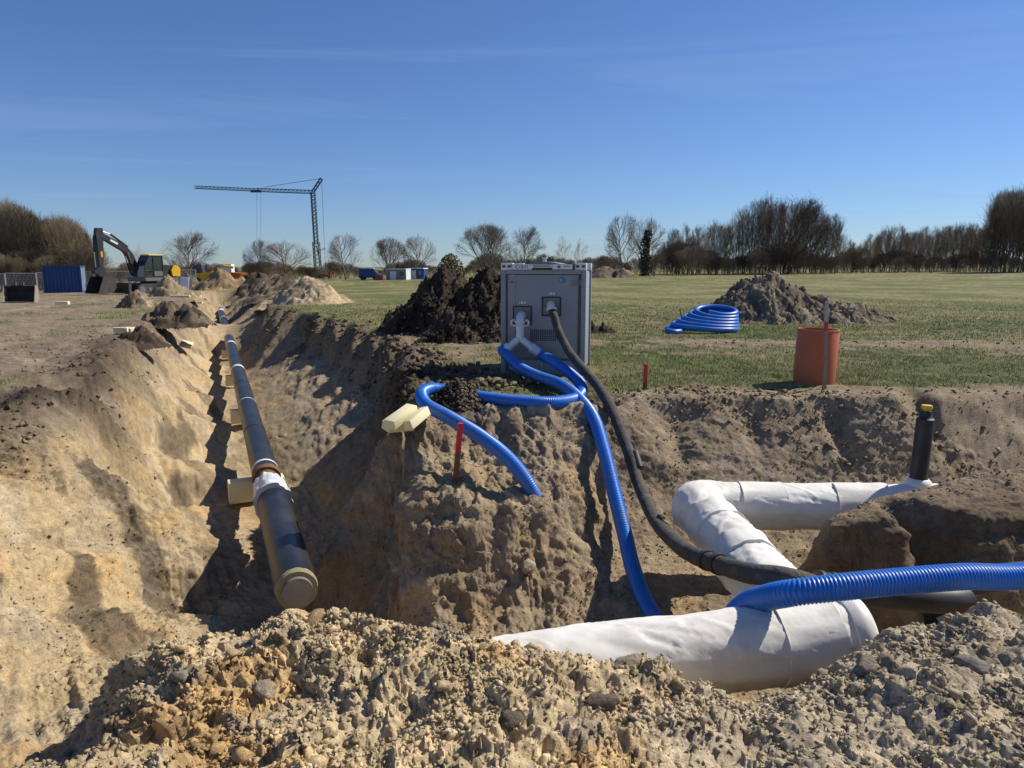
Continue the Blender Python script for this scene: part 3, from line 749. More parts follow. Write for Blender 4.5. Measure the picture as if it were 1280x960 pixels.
# ------------------------------------------------------------------ hoses
HR = .078
hA = [ENDS[-1], ENDS[-10], PY(650, 459, 10.05), PY(672, 470, 9.75), PY(697, 479, 9.3), PY(718, 493, 8.8), PY(741, 521, 8.2), PY(755, 563, 7.65), PY(768, 616, 7.15), PY(782, 672, 6.7), PY(791, 710, 6.38), PY(807, 752, 5.98), PY(830, 790, 5.55)]
tag(corrugated("blue_hose", hA, HR, M_BLUE), "blue ribbed hose running from the cabinet straight down into the pit", "hose", "blue ribbed hoses")
hB = [ENDS[1], ENDS[10], PY(690, 451, 10.05), PY(714, 468, 9.75), PY(727, 483, 9.35), PY(722, 497, 8.75), PY(690, 503, 8.25), PY(640, 501, 8.3), PY(600, 496, 8.5), PY(560, 489, 8.75), PY(540, 486, 8.65), PY(527, 492, 8.3), PY(533, 506, 7.95), PY(560, 521, 7.6), PY(600, 545, 7.3), PY(635, 573, 7.05), PY(660, 605, 6.92), PY(675, 640, 6.98), PY(681, 662, 7.15)]
tag(corrugated("blue_hose", hB, HR, M_BLUE), "blue ribbed hose that loops on top of the bank and hangs down its face", "hose", "blue ribbed hoses")
hC = [(8.5, 3.1, .12), (6.5, 3.35, .10), (4.8, 3.7, .08), (3.6, 3.86, .02), PY(1290, 719, 3.78), PY(1200, 721, 3.70), PY(1100, 729, 3.64), PY(1040, 735, 3.62), PY(990, 741, 3.66), PY(955, 748, 3.82), PY(932, 757, 4.0), PY(915, 775, 4.13), PY(908, 805, 4.2), PY(905, 850, 4.22)]
tag(corrugated("blue_hose", hC, HR - .004, M_BLUE), "blue ribbed hose crossing over the white pipe from the right", "hose", "blue ribbed hoses")
hD = [bw(.15, -.17, 1.03), PY(693, 396, 10.35), PY(698, 413, 10.25), PY(710, 437, 10.0), PY(726, 458, 9.55), PY(747, 482, 9.0), PY(763, 508, 8.5), PY(773, 531, 8.15), PY(786, 566, 7.75), PY(798, 604, 7.4), PY(819, 650, 6.6), PY(844, 678, 5.7), PY(868, 694, 5.1), PY(900, 706, 4.65), PY(940, 717, 4.28), PY(983, 722, 4.12), PY(1022, 734, 4.08)]
HPATH = spline(hD, .03)
r_ = .054 + .012 * np.clip(np.arange(len(HPATH)) / 60., 0, 1)
an_ = np.linspace(0, 2 * np.pi, 16, endpoint=False)
RR = r_[:, None] * (1 + .05 * noise2(np.arange(len(HPATH))[:, None] * .35 + 0 * an_, np.cos(an_)[None] * 1.3 + 0 * HPATH[:, :1], 3) + .04 * noise2(np.arange(len(HPATH))[:, None] * .09 + 0 * an_, np.sin(an_)[None] + 0 * HPATH[:, :1], 8))
hd = empty("insulated_hose", hD[5], 0, "thick dusty black insulated hose sagging from the cabinet over the white pipe", "hose")
V, F = sweep(HPATH - np.array(hD[5]), RR, 16); link_mesh("sleeve", np_mesh("sleeve", V, F, M_FOAMHOSE), None, hd)
for k in (210, 216, 250, 290, 330):
    if k + 2 < len(HPATH): V, F = sweep(HPATH[k:k + 3] - np.array(hD[5]), .074, 16); link_mesh("tape_band", np_mesh("tape_band", V, F, M_BLACK), None, hd)
ck = min(range(len(HPATH)), key=lambda i: abs(HPATH[i, 1] - 7.75))
c0, c1 = HPATH[ck] + np.array((.06, -.02, .02)), HPATH[ck + 7] + np.array((.06, -.02, .02))
MB().tube([Vector(c0 - np.array(hD[5])), Vector(c1 - np.array(hD[5]))], .045, 14).build("coupling", M_CABD, hd, True)
bp = empty("black_pipe", PY(1030, 740, 4.08), 0, "black plastic pipe with ribbed coupling running right behind the blue hose", "pipe")
o0 = np.array(bp.location)
V, F = sweep(spline([PY(1030, 738, 4.08), PY(1110, 744, 4.08), PY(1200, 750, 4.15), (2.9, 4.3, -.36), (3.9, 4.5, -.34), (5.5, 4.85, -.36), (7.0, 5.4, -.45)], .1) - o0, .085, 20); link_mesh("barrel", np_mesh("barrel", V, F, M_BLACK), None, bp)
cp = np.array(PY(1022, 736, 4.08)) - o0; cq = np.array(PY(1062, 742, 4.08)) - o0
for k in range(5):
    t = k / 5; a, b = cp + (cq - cp) * t, cp + (cq - cp) * (t + .12)
    V, F = sweep(np.array([a, b]), .115 - .008 * (k % 2), 20); link_mesh("coupling_ring", np_mesh("coupling_ring", V, F, M_BLACK), None, bp)

# ------------------------------------------------------------------ white wrapped pipe
wp = empty("insulated_pipe", (1.75, 3.85, -1.35), 0, "fat white fleece wrapped pipe bending through the pit", "pipe")
o0 = np.array(wp.location)
def wrapped(name, pts, r, seed, amp=.011, n=64, parent=wp, mat=M_WHITE, step=.022, flare=None):
    P = spline(pts, step); m = len(P)
    a = np.linspace(0, 2 * np.pi, n, endpoint=False)
    s = np.arange(m)[:, None] * step + 0 * a; ca, sa = np.cos(a)[None] + 0 * s, np.sin(a)[None] + 0 * s
    fold = fbm(s * 1.6 + 1.2 * ca, sa * 1.4 + 1.8 * ca, 3, seed) ; sag = fbm(s * 5 + sa * 1.5, ca * 3.5 + sa * 2.2, 3, seed + 5)
    crease = -np.abs(fbm(s * 3.2 + 1.4 * sa, ca * 1.9 - sa, 3, seed + 9))
    pl = fbm(s * 1.1 + ca * .9 + seed, sa * .9 - s * .6, 3, seed + 13); pleat = -np.exp(-(pl / .07) ** 2)                     # sharp pulled creases
    pl2 = fbm(s * 2.1 - sa * .8, ca * 1.1 + s * .5 + seed, 2, seed + 17); pleat2 = np.exp(-(pl2 / .05) ** 2)
    rr = r * (1 + .0 * s) + amp * fold + amp * .4 * sag + amp * .5 * (crease + .3) + .007 * pleat + .006 * pleat2
    rr = rr * (1 + .012 * np.cos(5 * a[None] + 1.2 * np.sin(1.3 * s) + seed))
    if flare is not None: rr = rr + flare(np.arange(m) / (m - 1))[:, None]
    V, F = sweep(P - o0, rr, n, True)
    return link_mesh(name, np_mesh(name, V, F, mat), None, parent)
wr = .222
N1, N0 = np.array((1.98, 3.86, -.48)), np.array((-.5, 3.62, -.66))
wrapped("near_section", [tuple(N0), tuple((N0 + N1) / 2 + np.array((0, 0, .01))), tuple(N1)], wr, 301)
F0 = (1.80, 6.62, -.66)
wrapped("middle_section", [(1.74, 3.95, -.50), (1.76, 4.6, -.53), (1.79, 5.5, -.58), (1.795, 6.3, -.635), (1.80, 6.56, -.655), (1.90, 6.655, -.66), (2.2, 6.66, -.66)], wr * 1.02, 311, flare=lambda t: .035 * np.exp(-((t - .86) / .07) ** 2))
wrapped("far_section", [(2.05, 6.66, -.66), (3.0, 6.62, -.655), (4.2, 6.55, -.64), (6.5, 6.45, -.62)], wr, 321)
# end cap and overlapping collars of the wrap
d = (N1 - N0) / np.linalg.norm(N1 - N0)
V, F = sweep(np.array([N1 - d * .07, N1 - d * .03, N1 + d * .02, N1 + d * .05]) - o0, np.array([.236, .250, .250, .225]), 48); link_mesh("end_cap", np_mesh("end_cap", V, F, M_WSEAM), None, wp)
V, F = sweep(np.array([N1 + d * .051, N1 + d * .056]) - o0, np.array([.20, .19]), 48); link_mesh("end_disc", np_mesh("end_disc", V, F, M_WSEAM), None, wp)
def collar(name, c, dr, w, r=wr + .012, seed=1):
    c, dr = np.array(c), np.array(dr, float); dr /= np.linalg.norm(dr)
    n = 56; a = np.linspace(0, 2 * np.pi, n, endpoint=False)
    t = np.array([-w / 2 - .003, -w / 2, -w / 2 + .02, -w / 6, w / 6, w / 2 - .02, w / 2, w / 2 + .003]); s = t[:, None] + 0 * a
    rr = r + .010 * fbm(s * 7 + 2 * np.cos(a)[None], 2.5 * np.sin(a)[None] + 0 * s, 3, seed) + np.array([-.04, .003, 0, -.002, -.002, 0, .003, -.04])[:, None]
    V, F = sweep(c + dr * t[:, None] - o0, rr, n, False); return link_mesh(name, np_mesh(name, V, F, M_WHITE), None, wp)
collar("collar", N1 - d * .30, d, .34, wr + .012, 401)
collar("collar", (1.77, 5.05, -.555), (.02, 1, -.04), .30, wr + .016, 402)
collar("collar", (1.79, 5.85, -.605), (.01, 1, -.06), .36, wr + .016, 403)
collar("collar", (2.42, 6.655, -.66), (1, -.03, 0), .42, wr + .012, 404)
collar("collar", (3.35, 6.61, -.65), (1, -.05, .01), .50, wr + .012, 405)
# vent pipe
vx, vy, vz = PY(1153, 545, 6.62)
vp = empty("vent_pipe", (vx, vy, -.44), 0, "upright black valve pipe with yellow cap rising from the white pipe", "pipe")
vp.rotation_euler = (0, R(1.2), 0)
MB().lathe([(0, 0), (.078, 0), (.078, .66), (.062, .67), (.05, .70), (.05, .735), (0, .735)], 28).build("barrel", M_BLACK, vp, True)
MB().lathe([(.0, .735), (.030, .735), (.030, .755), (.048, .758), (.050, .775), (.047, .79), (0, .795)], 10).build("cap", M_YEL, vp, True)
MB().lathe([(.135, -.06), (.13, .02), (.105, .06), (.083, .075)], 24).build("collar", M_WSEAM, vp, True)

# ------------------------------------------------------------------ district heating pipe in the trench
tp = empty("heating_pipe", (-2.0, 6.2, -1.3), 0, "long black jacketed steel pipe lying in the sandy trench", "pipe")
PD = np.array((-.42, 1.0, 0)); 
def tpos(Y, dz=0): return np.array((pipe_x(Y) + 2.0, Y - 6.2, dz + float(tilt(np.array([pipe_x(Y)]), np.array([Y]))[0])))
def tsec(name, y0, y1, r0, r1, mat, n=36, seed=0, amp=0., parent=tp):
    m = max(2, int((y1 - y0) / .12)); Ys = np.linspace(y0, y1, m)
    P = np.array([tpos(Y) for Y in Ys]); rr = np.linspace(r0, r1, m)[:, None] + np.zeros((m, n))
    if amp: 
        a = np.linspace(0, 2 * np.pi, n, endpoint=False); rr = rr + amp * fbm(Ys[:, None] * 6 + np.cos(a)[None] * 2, np.sin(a)[None] * 2.3 + 0 * Ys[:, None], 4, seed)
    V, F = sweep(P, rr, n); return link_mesh(name, np_mesh(name, V, F, mat), None, parent)
tsec("sleeve", 6.22, 8.78, .198, .198, M_JACKET)
fe = tsec("foam_end", 6.15, 6.225, .184, .196, M_PUFOAM, amp=.008, seed=4)
tsec("steel_end", 6.11, 6.16, .135, .14, M_STEEL, parent=fe)
tsec("film_wrap", 8.62, 9.32, .242, .20, M_FILM, seed=12, amp=.03, n=48)
tsec("bare_pipe", 9.2, 9.72, .150, .150, M_RUST)
tsec("foam_ring", 9.60, 9.74, .19, .20, M_RUST, amp=.012, seed=8)
tsec("jacket", 9.73, 29.8, .186, .186, M_JACKET)
for Y, w in ((9.95, .07), (14.9, .05), (19.9, .30), (26.6, .42)): tsec("white_band", Y, Y + w, .1905, .1905, M_WSEAM)
for Y in (12.3, 17.2, 22.4): tsec("joint_ring", Y, Y + .10, .1895, .1895, M_BLACK)
tag(tp, "long black jacketed steel pipe lying in the sandy trench", "pipe")
tp2 = empty("heating_pipe", tuple(np.array(tpos(34.5)) + np.array((-2.0, 6.2, -1.3))), 0, "far stretch of black pipe beyond the earth plug in the trench", "pipe")
off = tpos(34.5)
for nm, y0, y1, r, mt in (("jacket", 34.5, 55, .205, M_JACKET), ("white_band", 41, 42.2, .212, M_WSEAM), ("white_band", 50, 52.5, .212, M_WSEAM)):
    P = np.array([tpos(Y) - off for Y in np.linspace(y0, y1, 8)]); V, F = sweep(P, r, 20); link_mesh(nm, np_mesh(nm, V, F, mt), None, tp2)

# ------------------------------------------------------------------ foam blocks
def foam(loc, dims, rot, label, group="cream foam blocks"):
    me = MB().box((0, 0, 0), dims, bev=min(dims) * .04).mesh("foam_block", M_CREAM, True)
    o = link_mesh("foam_block", me); o.location = loc; o.rotation_euler = rot
    return tag(o, label, "foam block", group)
trot = math.atan2(1.0, -.42) - math.pi / 2
for Y, h, lab in ((10.35, .32, "cream foam block under the black pipe just beyond the film wrapped joint"), (15.6, .3, "cream foam block propping the black pipe midway along the trench"), (20.7, .3, "cream foam block under the black pipe beside its wide white band"), (27.2, .3, "farthest cream foam block under the black pipe near the earth plug")):
    foam((pipe_x(Y) - .12, Y, -1.505 - h / 2 + float(tilt(np.array([pipe_x(Y)]), np.array([Y]))[0])), (.80 if Y < 12 else .44, .24, h), (0, 0, trot + R(3)), lab)
px_, py2, pz_ = PZ(492, 528, .03)
foam((px_ + .06, py2 + .14, .06), (.14, .40, .11), (R(16), R(4), R(-30)), "long cream foam block lying uppermost on the trench rim")
foam((px_ + .23, py2 + .12, .05), (.10, .38, .10), (R(14), R(-14), R(-27)), "cream foam block at the right side of the pile on the trench rim")
foam((px_ + .02, py2 + .16, -.04), (.17, .3, .09), (R(-4), R(8), R(-52)), "muddy cream foam block lowest in the pile on the trench rim")

# ------------------------------------------------------------------ stakes, orange pipe, coil
def stake(loc, h, w, rot, label, bands, mat_top=M_RED):
    e = empty("marker_stake", loc, 0, label, "stake", "wooden marker stakes"); e.rotation_euler = rot
    z = -.15
    for nm, z1, mt in bands:
        m = MB().box((0, 0, (z + z1) / 2), (w, w * .8, z1 - z), bev=.002)
        m.build(nm, mt, e); z = z1
    return e
sx_, sy_, sz_ = PY(569, 622, 7.05)
stake((sx_, sy_, ground_z(sx_, sy_) - .02), .62, .05, (R(3), R(5), R(20)), "reddened stake stuck in the ledge of the bank below the hose loop", (("shaft", .36, M_RUST), ("painted_top", .66, M_RED)))
sx_, sy_, sz_ = PZ(806, 488, 0)
stake((sx_, sy_, 0), .36, .045, (0, R(1), R(15)), "short red stake in the turf at the rim of the pit", (("shaft", .13, M_RUST), ("painted_top", .36, M_RED)))
ox, oy, _ = PZ(1021, 482, 0)
op = empty("standing_pipe", (ox, oy + .12, -.02), 0, "short wide brick orange plastic pipe standing upright on the turf", "pipe")
op.rotation_euler = (0, R(1.5), 0)
OR = .278
MB().lathe([(OR, 0), (OR, .80), (OR - .004, .805), (OR - .018, .805), (OR - .02, .80), (OR - .02, 0)], 56).build("barrel", M_ORANGE, op, True)
MB().lathe([(OR + .0015, .775), (OR + .003, .78), (OR + .003, .80), (OR + .0015, .802)], 56).build("rim", M_ORANGE, op, True)
sx_, sy_, _ = PZ(1030, 489, 0)
stake((sx_, sy_, 0), 1.2, .042, (R(-5), R(1), R(12)), "tall wooden stake with pink band leaning on the orange pipe", (("shaft", .80, M_WOOD), ("painted_band", .93, M_RED), ("shaft", 1.20, mat_plain("bleached_wood", (.42, .36, .32), .85, var=.2, scale=30))))
cx, cy, _ = PZ(884, 418, 0)
cl = empty("hose_coil", (cx, cy + .55, 0), 0, "slumped coil of shiny blue hose on the grass before the gravel heap", "hose coil")
hs = []
for k in range(0, 6 * 24 + 1):
    t = k / 24.0; a = -2 * math.pi * t - 2.4
    rr = .88 - .075 * t
    X_ = rr * math.cos(a) + .068 * t
    hs.append((X_, rr * .80 * math.sin(a), .072 + .088 * t + t * .018 * (math.sin(a)) - .040 * X_ * min(1, t)))
P = spline([(-1.02, -.62, .10), (-.85, -.68, .075)] + [hs[0]] + hs[3::3], .06)
tube_obj("winding", P, .066, M_BLUE, cl, 14)
for a in (.6, 3.3): MB().tube([(.62 * math.cos(a) + .15, .55 * math.sin(a), .05), (.75 * math.cos(a) + .15, .62 * math.sin(a), .6)], .012, 6).build("tie_strap", M_BLACK, cl)
# ------------------------------------------------------------------ heaps of soil
def heap(name, cx, cy, peaks, rgb, label, grid=.05, rough=1.0, seed=0, rgb2=None, zoff=-.06, cat="soil heap", group="heaps of dug soil", clod=.12):
    """peaks: (dx, dy, height, rx, ry, rot)"""
    ext = max(max(abs(p[0]) + max(p[3], p[4]), abs(p[1]) + max(p[3], p[4])) for p in peaks) * 1.12
    n = int(2 * ext / grid) + 1
    g = np.linspace(-ext, ext, n); X, Y = np.meshgrid(g, g); x, y = X.ravel(), Y.ravel()
    wx, wy = x + .16 * ext * .5 * fbm(x * 1.1 / ext * 3, y * 1.1 / ext * 3, 3, seed), y + .16 * ext * .5 * fbm(x * 3 / ext + 5, y * 3 / ext, 3, seed + 1)
    h = np.full(len(x), -.3)
    for dx, dy, H, rx, ry, ro in peaks:
        a, b = wx - dx, wy - dy; c_, s_ = math.cos(ro), math.sin(ro)
        q = np.hypot((a * c_ + b * s_) / rx, (-a * s_ + b * c_) / ry)
        hh = H * (1.02 - np.sqrt(q * q + .006)); hh = np.where(q > .8, hh + H * .45 * np.minimum(q - .8, .45) ** 2, hh)
        h = np.maximum(h, hh)
    k = np.clip(h / .25, 0, 1)
    sc = grid / .05
    h = h + rough * k * (.10 * fbm(x * 1.6, y * 1.6, 4, seed + 3) + .05 * fbm(x * 5, y * 5, 3, seed + 5))
    rid = 1 - np.abs(fbm(x * 1.4, y * 1.4, 3, seed + 6)); h -= rough * k * .10 * sstep(.8, 1, rid)
    b1, i1 = bumps(x, y, clod * 2.2, seed + 11, .5); b2, i2 = bumps(x, y, clod, seed + 21, .75)
    fade = np.clip(h / .12 + .5, 0, 1)
    h = h + rough * fade * (b1 * clod * .8 + b2 * clod * .38) + rough * fade * .35 * clod * fbm(x * 11, y * 11, 3, seed + 7)
    if grid < .045:
        b3, i3 = bumps(x, y, clod * .5, seed + 31, .8); h = h + rough * fade * b3 * clod * .32
    else: i3 = i2
    c = np.array(rgb)[None] * (1 + .35 * (i1 - .5)[:, None] * (b1 > .02)[:, None] + .45 * (i2 - .5)[:, None] * (b2 > .02)[:, None] + .3 * (i3 - .5)[:, None])
    if rgb2 is not None:
        m = sstep(-.1, .45, fbm(x * .9 + 3, y * .9, 4, seed + 41))[:, None]; c = c * (1 - m) + np.array(rgb2)[None] * m * (1 + .5 * (i2 - .5)[:, None])
    keep = h > -.12
    gz = tilt(np.array([cx]), np.array([cy]))[0]
    V = np.stack([x, y, h], 1)
    i = np.arange(n * n).reshape(n, n)
    F = np.stack([i[:-1, :-1], i[:-1, 1:], i[1:, 1:], i[1:, :-1]], -1).reshape(-1, 4)
    F = F[keep[F].any(1)]
    u, iv = np.unique(F, return_inverse=True)
    o = link_mesh(name, np_mesh(name, V[u], iv.reshape(F.shape), M_SOIL, True, np.clip(c[u], .01, .8)))
    o.location = (cx, cy, gz + zoff)
    if grid < .036: HEAPS.append((np.stack([x, y, h], 1)[h > -.02] + np.array((cx, cy, gz + zoff)), np.clip(c[h > -.02], .01, .8), label, clod))
    return tag(o, label, cat, group)
HEAPS = []
DARK, DARK2 = (.040, .029, .021), (.085, .062, .044)
SAND, SAND2 = (.40, .30, .17), (.30, .235, .15)
GRAV, GRAV2 = (.245, .195, .135), (.18, .145, .10)
hx, hy, _ = PZ(990, 402, 0)
heap("soil_heap", hx, hy + .5, [(-.55, .2, 1.62, 2.3, 1.9, 0), (.9, 0, .95, 2.3, 1.5, 0), (-1.5, .5, .75, 1.3, 1.2, 0), (1.8, -.2, .45, 1.3, 1.0, 0)], GRAV, "big grey brown gravelly heap behind the blue hose coil", .034, 1.0, 501, GRAV2, clod=.10)
hx, hy, _ = PZ(560, 420, 0)
heap("soil_heap", hx - .15, hy + 1.3, [(0, 0, 1.76, 1.75, 1.9, .2), (-.6, -.3, .95, 1.0, 1.2, 0), (.2, -1.0, .9, 1.5, 1.1, 0)], DARK, "left dark humus heap with jagged top beside the cabinet", .034, .95, 511, DARK2, clod=.17)
heap("soil_heap", hx + .92, hy + .9, [(0, .1, 1.78, 1.5, 2.0, 0), (-.2, -.7, 1.05, 1.3, 1.2, .2), (.8, -.2, 1.0, 1.3, 1.5, 0)], DARK, "dark humus heap half hidden behind the cabinet", .034, .95, 517, DARK2, clod=.17)
hx, hy, _ = PZ(552, 431, 0)
heap("soil_heap", hx + .3, hy + .35, [(0, 0, .42, 1.0, .7, 0), (.7, .2, .38, .7, .6, 0)], DARK2, "low scatter of dark clods at the foot of the humus heaps", .034, 1.4, 521, DARK, clod=.14)
heap("soil_heap", -.66, 8.55, [(0, 0, .30, .36, .36, 0), (.15, .06, .26, .30, .30, 0)], (.17, .13, .09), "small crumbly earth hump burying the looped blue hose", .02, .55, 557, (.09, .07, .045), clod=.07, zoff=.0)
hx, hy, _ = PZ(745, 416, 0)
heap("soil_heap", hx, hy, [(0, 0, .30, .6, .5, 0)], DARK2, "small dark clod pile at the right side of the cabinet", .04, 1.2, 523, DARK, clod=.12)
hx, hy, _ = PZ(812, 406, 0)
heap("soil_heap", hx, hy, [(0, 0, .16, 1.0, .5, 0)], (.30, .22, .13), "thin patch of spilt sand left of the hose coil", .045, .6, 527, (.2, .16, .1), clod=.08)
def far_heap(px, py, Y, w, h, rgb, rgb2, label, seed, extra=(), rough=1.0, depth=.8, clod=.25, grid=.11, ro=0.):
    x, y, _ = PY(px, py, Y); k = Y / FPX
    pk = [(0, 0, h * k, w * k / 2, w * k / 2 * depth, ro)] + [(a * k, b, c * k, d * k / 2, d * k / 2 * depth, ro) for a, b, c, d in extra]
    return heap("soil_heap", x, y, pk, rgb, label, grid, rough, seed, rgb2, clod=clod)
far_heap(385, 372, 33, 104, 36, (.46, .36, .22), SAND2, "pale sand ridge on the grass right of the trench", 531, ((-32, 3.0, 34, 90), (20, -.5, 24, 70)), .8, 1.0, .16, .07)
far_heap(350, 362, 42, 92, 32, (.20, .155, .105), DARK2, "brown earth ridge behind the pale sand ridge", 533, ((-30, 4, 26, 60),), 1.1, 1.2, .3)
far_heap(322, 352, 58, 46, 26, DARK2, (.16, .12, .08), "dark earth mound farther along the right side of the trench", 535, ((18, 3, 16, 40),), 1.2, 1.0, .3, .14)
far_heap(275, 360, 68, 66, 28, (.30, .215, .12), (.22, .16, .095), "ochre sand heap closing the far end of the trench", 537, ((20, 1, 18, 40), (-18, 0, 14, 40)), 1.0, .9, .3, .14)
far_heap(237, 358, 76, 36, 20, (.13, .10, .075), DARK2, "grey brown mound left of the ochre heap at the trench end", 539, (), 1.0, 1.0, .3, .16)
far_heap(211, 375, 44, 50, 30, (.33, .25, .14), SAND2, "yellow brown sand heap in front of the excavator", 541, ((14, .5, 14, 40),), 1.0, .9, .22, .08)
far_heap(172, 392, 29, 60, 27, (.32, .25, .15), (.20, .155, .10), "low sandy heap on the bare ground left of the trench", 543, ((-10, .2, 16, 40),), 1.1, .8, .18, .06)
far_heap(212, 408, 22.5, 62, 28, (.19, .145, .10), DARK2, "brown clod heap on the left rim of the trench", 545, ((24, 0, 22, 50),), 1.3, .9, .16, .05)
far_heap(178, 432, 16.5, 46, 20, DARK2, (.17, .13, .085), "small dark lump of earth on the left trench rim", 547, ((-14, -.3, 14, 30),), 1.4, .9, .12, .04)
far_heap(757, 342, 100, 60, 16, (.20, .15, .105), (.14, .105, .075), "pair of low brown mounds on the meadow under the ivy tree", 549, ((18, -1, 13, 40),), 1.0, .7, .4, .2)

# loose foam offcuts lying about
for px, py, Y, dm, rot, lab in ((152, 423, 17.2, (.30, .14, .12), (0, 0, .3), "left one of the cream offcuts behind the dark lump on the trench rim"), (163, 421, 17.5, (.26, .15, .13), (.2, 0, -.4), "middle cream offcut behind the dark lump on the trench rim"), (172, 424, 17.1, (.24, .16, .14), (0, .3, .8), "right one of the cream offcuts behind the dark lump"),
        (231, 400, 23.0, (.36, .3, .12), (.3, .3, .2), "cream foam slab on the brown heap at the trench rim"), (79, 387, 31, (.5, .25, .14), (0, 0, .2), "cream foam plank on the bare ground below the blue container"), (245, 365, 52, (.7, .35, .3), (0, 0, .2), "cream foam offcut beside the white board at the far trench"), (238, 371, 47, (1.5, .25, .12), (0, 0, .1), "long cream foam plank at the foot of the yellow heap"), (226, 378, 40, (1.0, .25, .12), (0, 0, .25), "cream foam plank on the grass before the yellow heap")):
    x, y, _ = PY(px, py, Y)
    foam((x, y, ground_z(x, y) + dm[2] / 2 + (.22 if "heap at" in lab else .03)), dm, rot, lab, "cream foam offcuts")
x, y, _ = PY(230, 362, 54); o = MB().box((0, 0, .55), (.62, .08, 1.1), bev=.01).build("white_board", M_LABEL, None, True); o.location = (x, y, ground_z(x, y)); o.rotation_euler = (0, R(6), R(10)); tag(o, "upright white board stuck in the ground behind the yellow heap", "board")

# ------------------------------------------------------------------ crumbs and clods lying loose
def ico(sub):
    bm = bmesh.new(); bmesh.ops.create_icosphere(bm, subdivisions=sub, radius=1.0)
    V = np.array([v.co[:] for v in bm.verts]); F = np.array([[v.index for v in f.verts] for f in bm.faces]); bm.free(); return V, F
def shard(seed, n):
    """angular broken piece: convex hull of a few random points"""
    rng = np.random.default_rng(seed); bm = bmesh.new()
    for p in rng.normal(size=(n, 3)):
        p = p / np.linalg.norm(p) * (.72 + .28 * rng.random()); bm.verts.new(tuple(p))
    r = bmesh.ops.convex_hull(bm, input=bm.verts[:]); bmesh.ops.delete(bm, geom=[v for v in bm.verts if not v.link_faces], context="VERTS")
    bmesh.ops.triangulate(bm, faces=bm.faces[:]); bm.verts.index_update()
    V = np.array([v.co[:] for v in bm.verts]); F = np.array([[v.index for v in f.verts] for f in bm.faces]); bm.free(); return V, F
SHARDS = {1: [shard(s, 8) for s in range(14)], 2: [shard(100 + s, 13) for s in range(14)]}
def clod_cloud(name, idx, size_lo, size_hi, sub, seed, sink=.25, lighten=1.0, P=None, Cc=None, pw=2.4):
    P = TV if P is None else P; Cc = TC if Cc is None else Cc
    rng = np.random.default_rng(seed); VV, FF, CC, off = [], [], [], 0
    part = rng.integers(0, 14, len(idx))
    for q in range(14):
        V0, F0 = SHARDS[sub][q]; ii = idx[part == q]; n, m = len(ii), len(V0)
        if n == 0: continue
        s = size_lo + (size_hi - size_lo) * rng.random(n) ** pw
        Q = rng.normal(size=(n, 4)); Q /= np.linalg.norm(Q, axis=1, keepdims=True); w, x, y, z = Q.T
        Rm = np.stack([1 - 2 * (y * y + z * z), 2 * (x * y - z * w), 2 * (x * z + y * w), 2 * (x * y + z * w), 1 - 2 * (x * x + z * z), 2 * (y * z - x * w), 2 * (x * z - y * w), 2 * (y * z + x * w), 1 - 2 * (x * x + y * y)], 1).reshape(n, 3, 3)
        V = V0[None] * (.5 + .9 * rng.random((n, 1, 3)))
        V = np.einsum("nij,nmj->nmi", Rm, V) * s[:, None, None]; V[..., 2] *= .85
        jit = rng.normal(size=(n, 3)) * .006; jit[:, 2] = 0
        V += (P[ii] + jit)[:, None]; V[..., 2] += (s * (.5 - sink))[:, None]
        VV.append(V.reshape(-1, 3)); FF.append((F0[None] + (np.arange(n) * m)[:, None, None]).reshape(-1, 3) + off); off += n * m
        CC.append(np.repeat((Cc[ii] * (.86 + .34 * rng.random((n, 1))) * lighten)[:, None], m, 1).reshape(-1, 3))
    return link_mesh(name, np_mesh(name, np.concatenate(VV), np.concatenate(FF), M_SOIL, False, np.clip(np.concatenate(CC), 0, .8)))
dist_ = np.hypot(TV[:, 0], TV[:, 1]); inview = (np.abs(np.arctan2(TV[:, 0], TV[:, 1])) < R(42)) & (TV[:, 1] > 1.2)
bw_ = TW[:, B_] + TW[:, R_] * .75
def pick(wt, n, seed):
    p = np.clip(wt, 0, None) * dist_; p = p / p.sum(); return np.random.default_rng(seed).choice(len(p), n, replace=True, p=p)
pn = .25 + sstep(-.2, .5, fbm(TV[:, 0] * 2.2, TV[:, 1] * 2.2, 3, 901))
w_b = np.where(inview & (dist_ < 5), bw_ * pn, 0)
def small_crumbs(name, idx, lo, hi, seed, label):
    o = clod_cloud(name, idx, lo, hi, 1, seed)
    return tag(o, label, "soil crumbs", kind="stuff")
w_f = np.where(inview & (dist_ < 12) & (dist_ > 4.5), TW[:, F_] * .8 + TW[:, C_] * .6 + TW[:, S_] * .40 + TW[:, P_] * .5 + TW[:, D_] * .8, 0) * pn
small_crumbs("soil_crumbs", pick(w_b, 44000, 1), .004, .021, 11, "fine pale crumbs strewn over the front bank")
small_crumbs("soil_crumbs", pick(w_f, 14000, 2), .004, .024, 12, "brown crumbs scattered over the pit slopes and trench sides")
tag(clod_cloud("soil_clods", pick(w_b * (pn > .5), 1100, 3), .016, .056, 2, 13, .3), "fist sized broken clods on the front bank", "soil clods", kind="stuff")
w_r = np.where(inview & (dist_ > 9) & (dist_ < 34) & (TV[:, 0] > pipe_x(TV[:, 1]) + .6), TW[:, D_], 0)
small_crumbs("soil_crumbs", pick(w_r, 2200, 6), .02, .11, 16, "black topsoil clods along the right rim of the trench")
w_g = np.where(inview & (dist_ > 9) & (dist_ < 22), TW[:, C_] * .6 + TW[:, D_] + TW[:, T_] * .25, 0)
small_crumbs("soil_crumbs", pick(w_g, 3500, 5), .012, .05, 15, "dark crumbs along the far pit rim and trench rims")
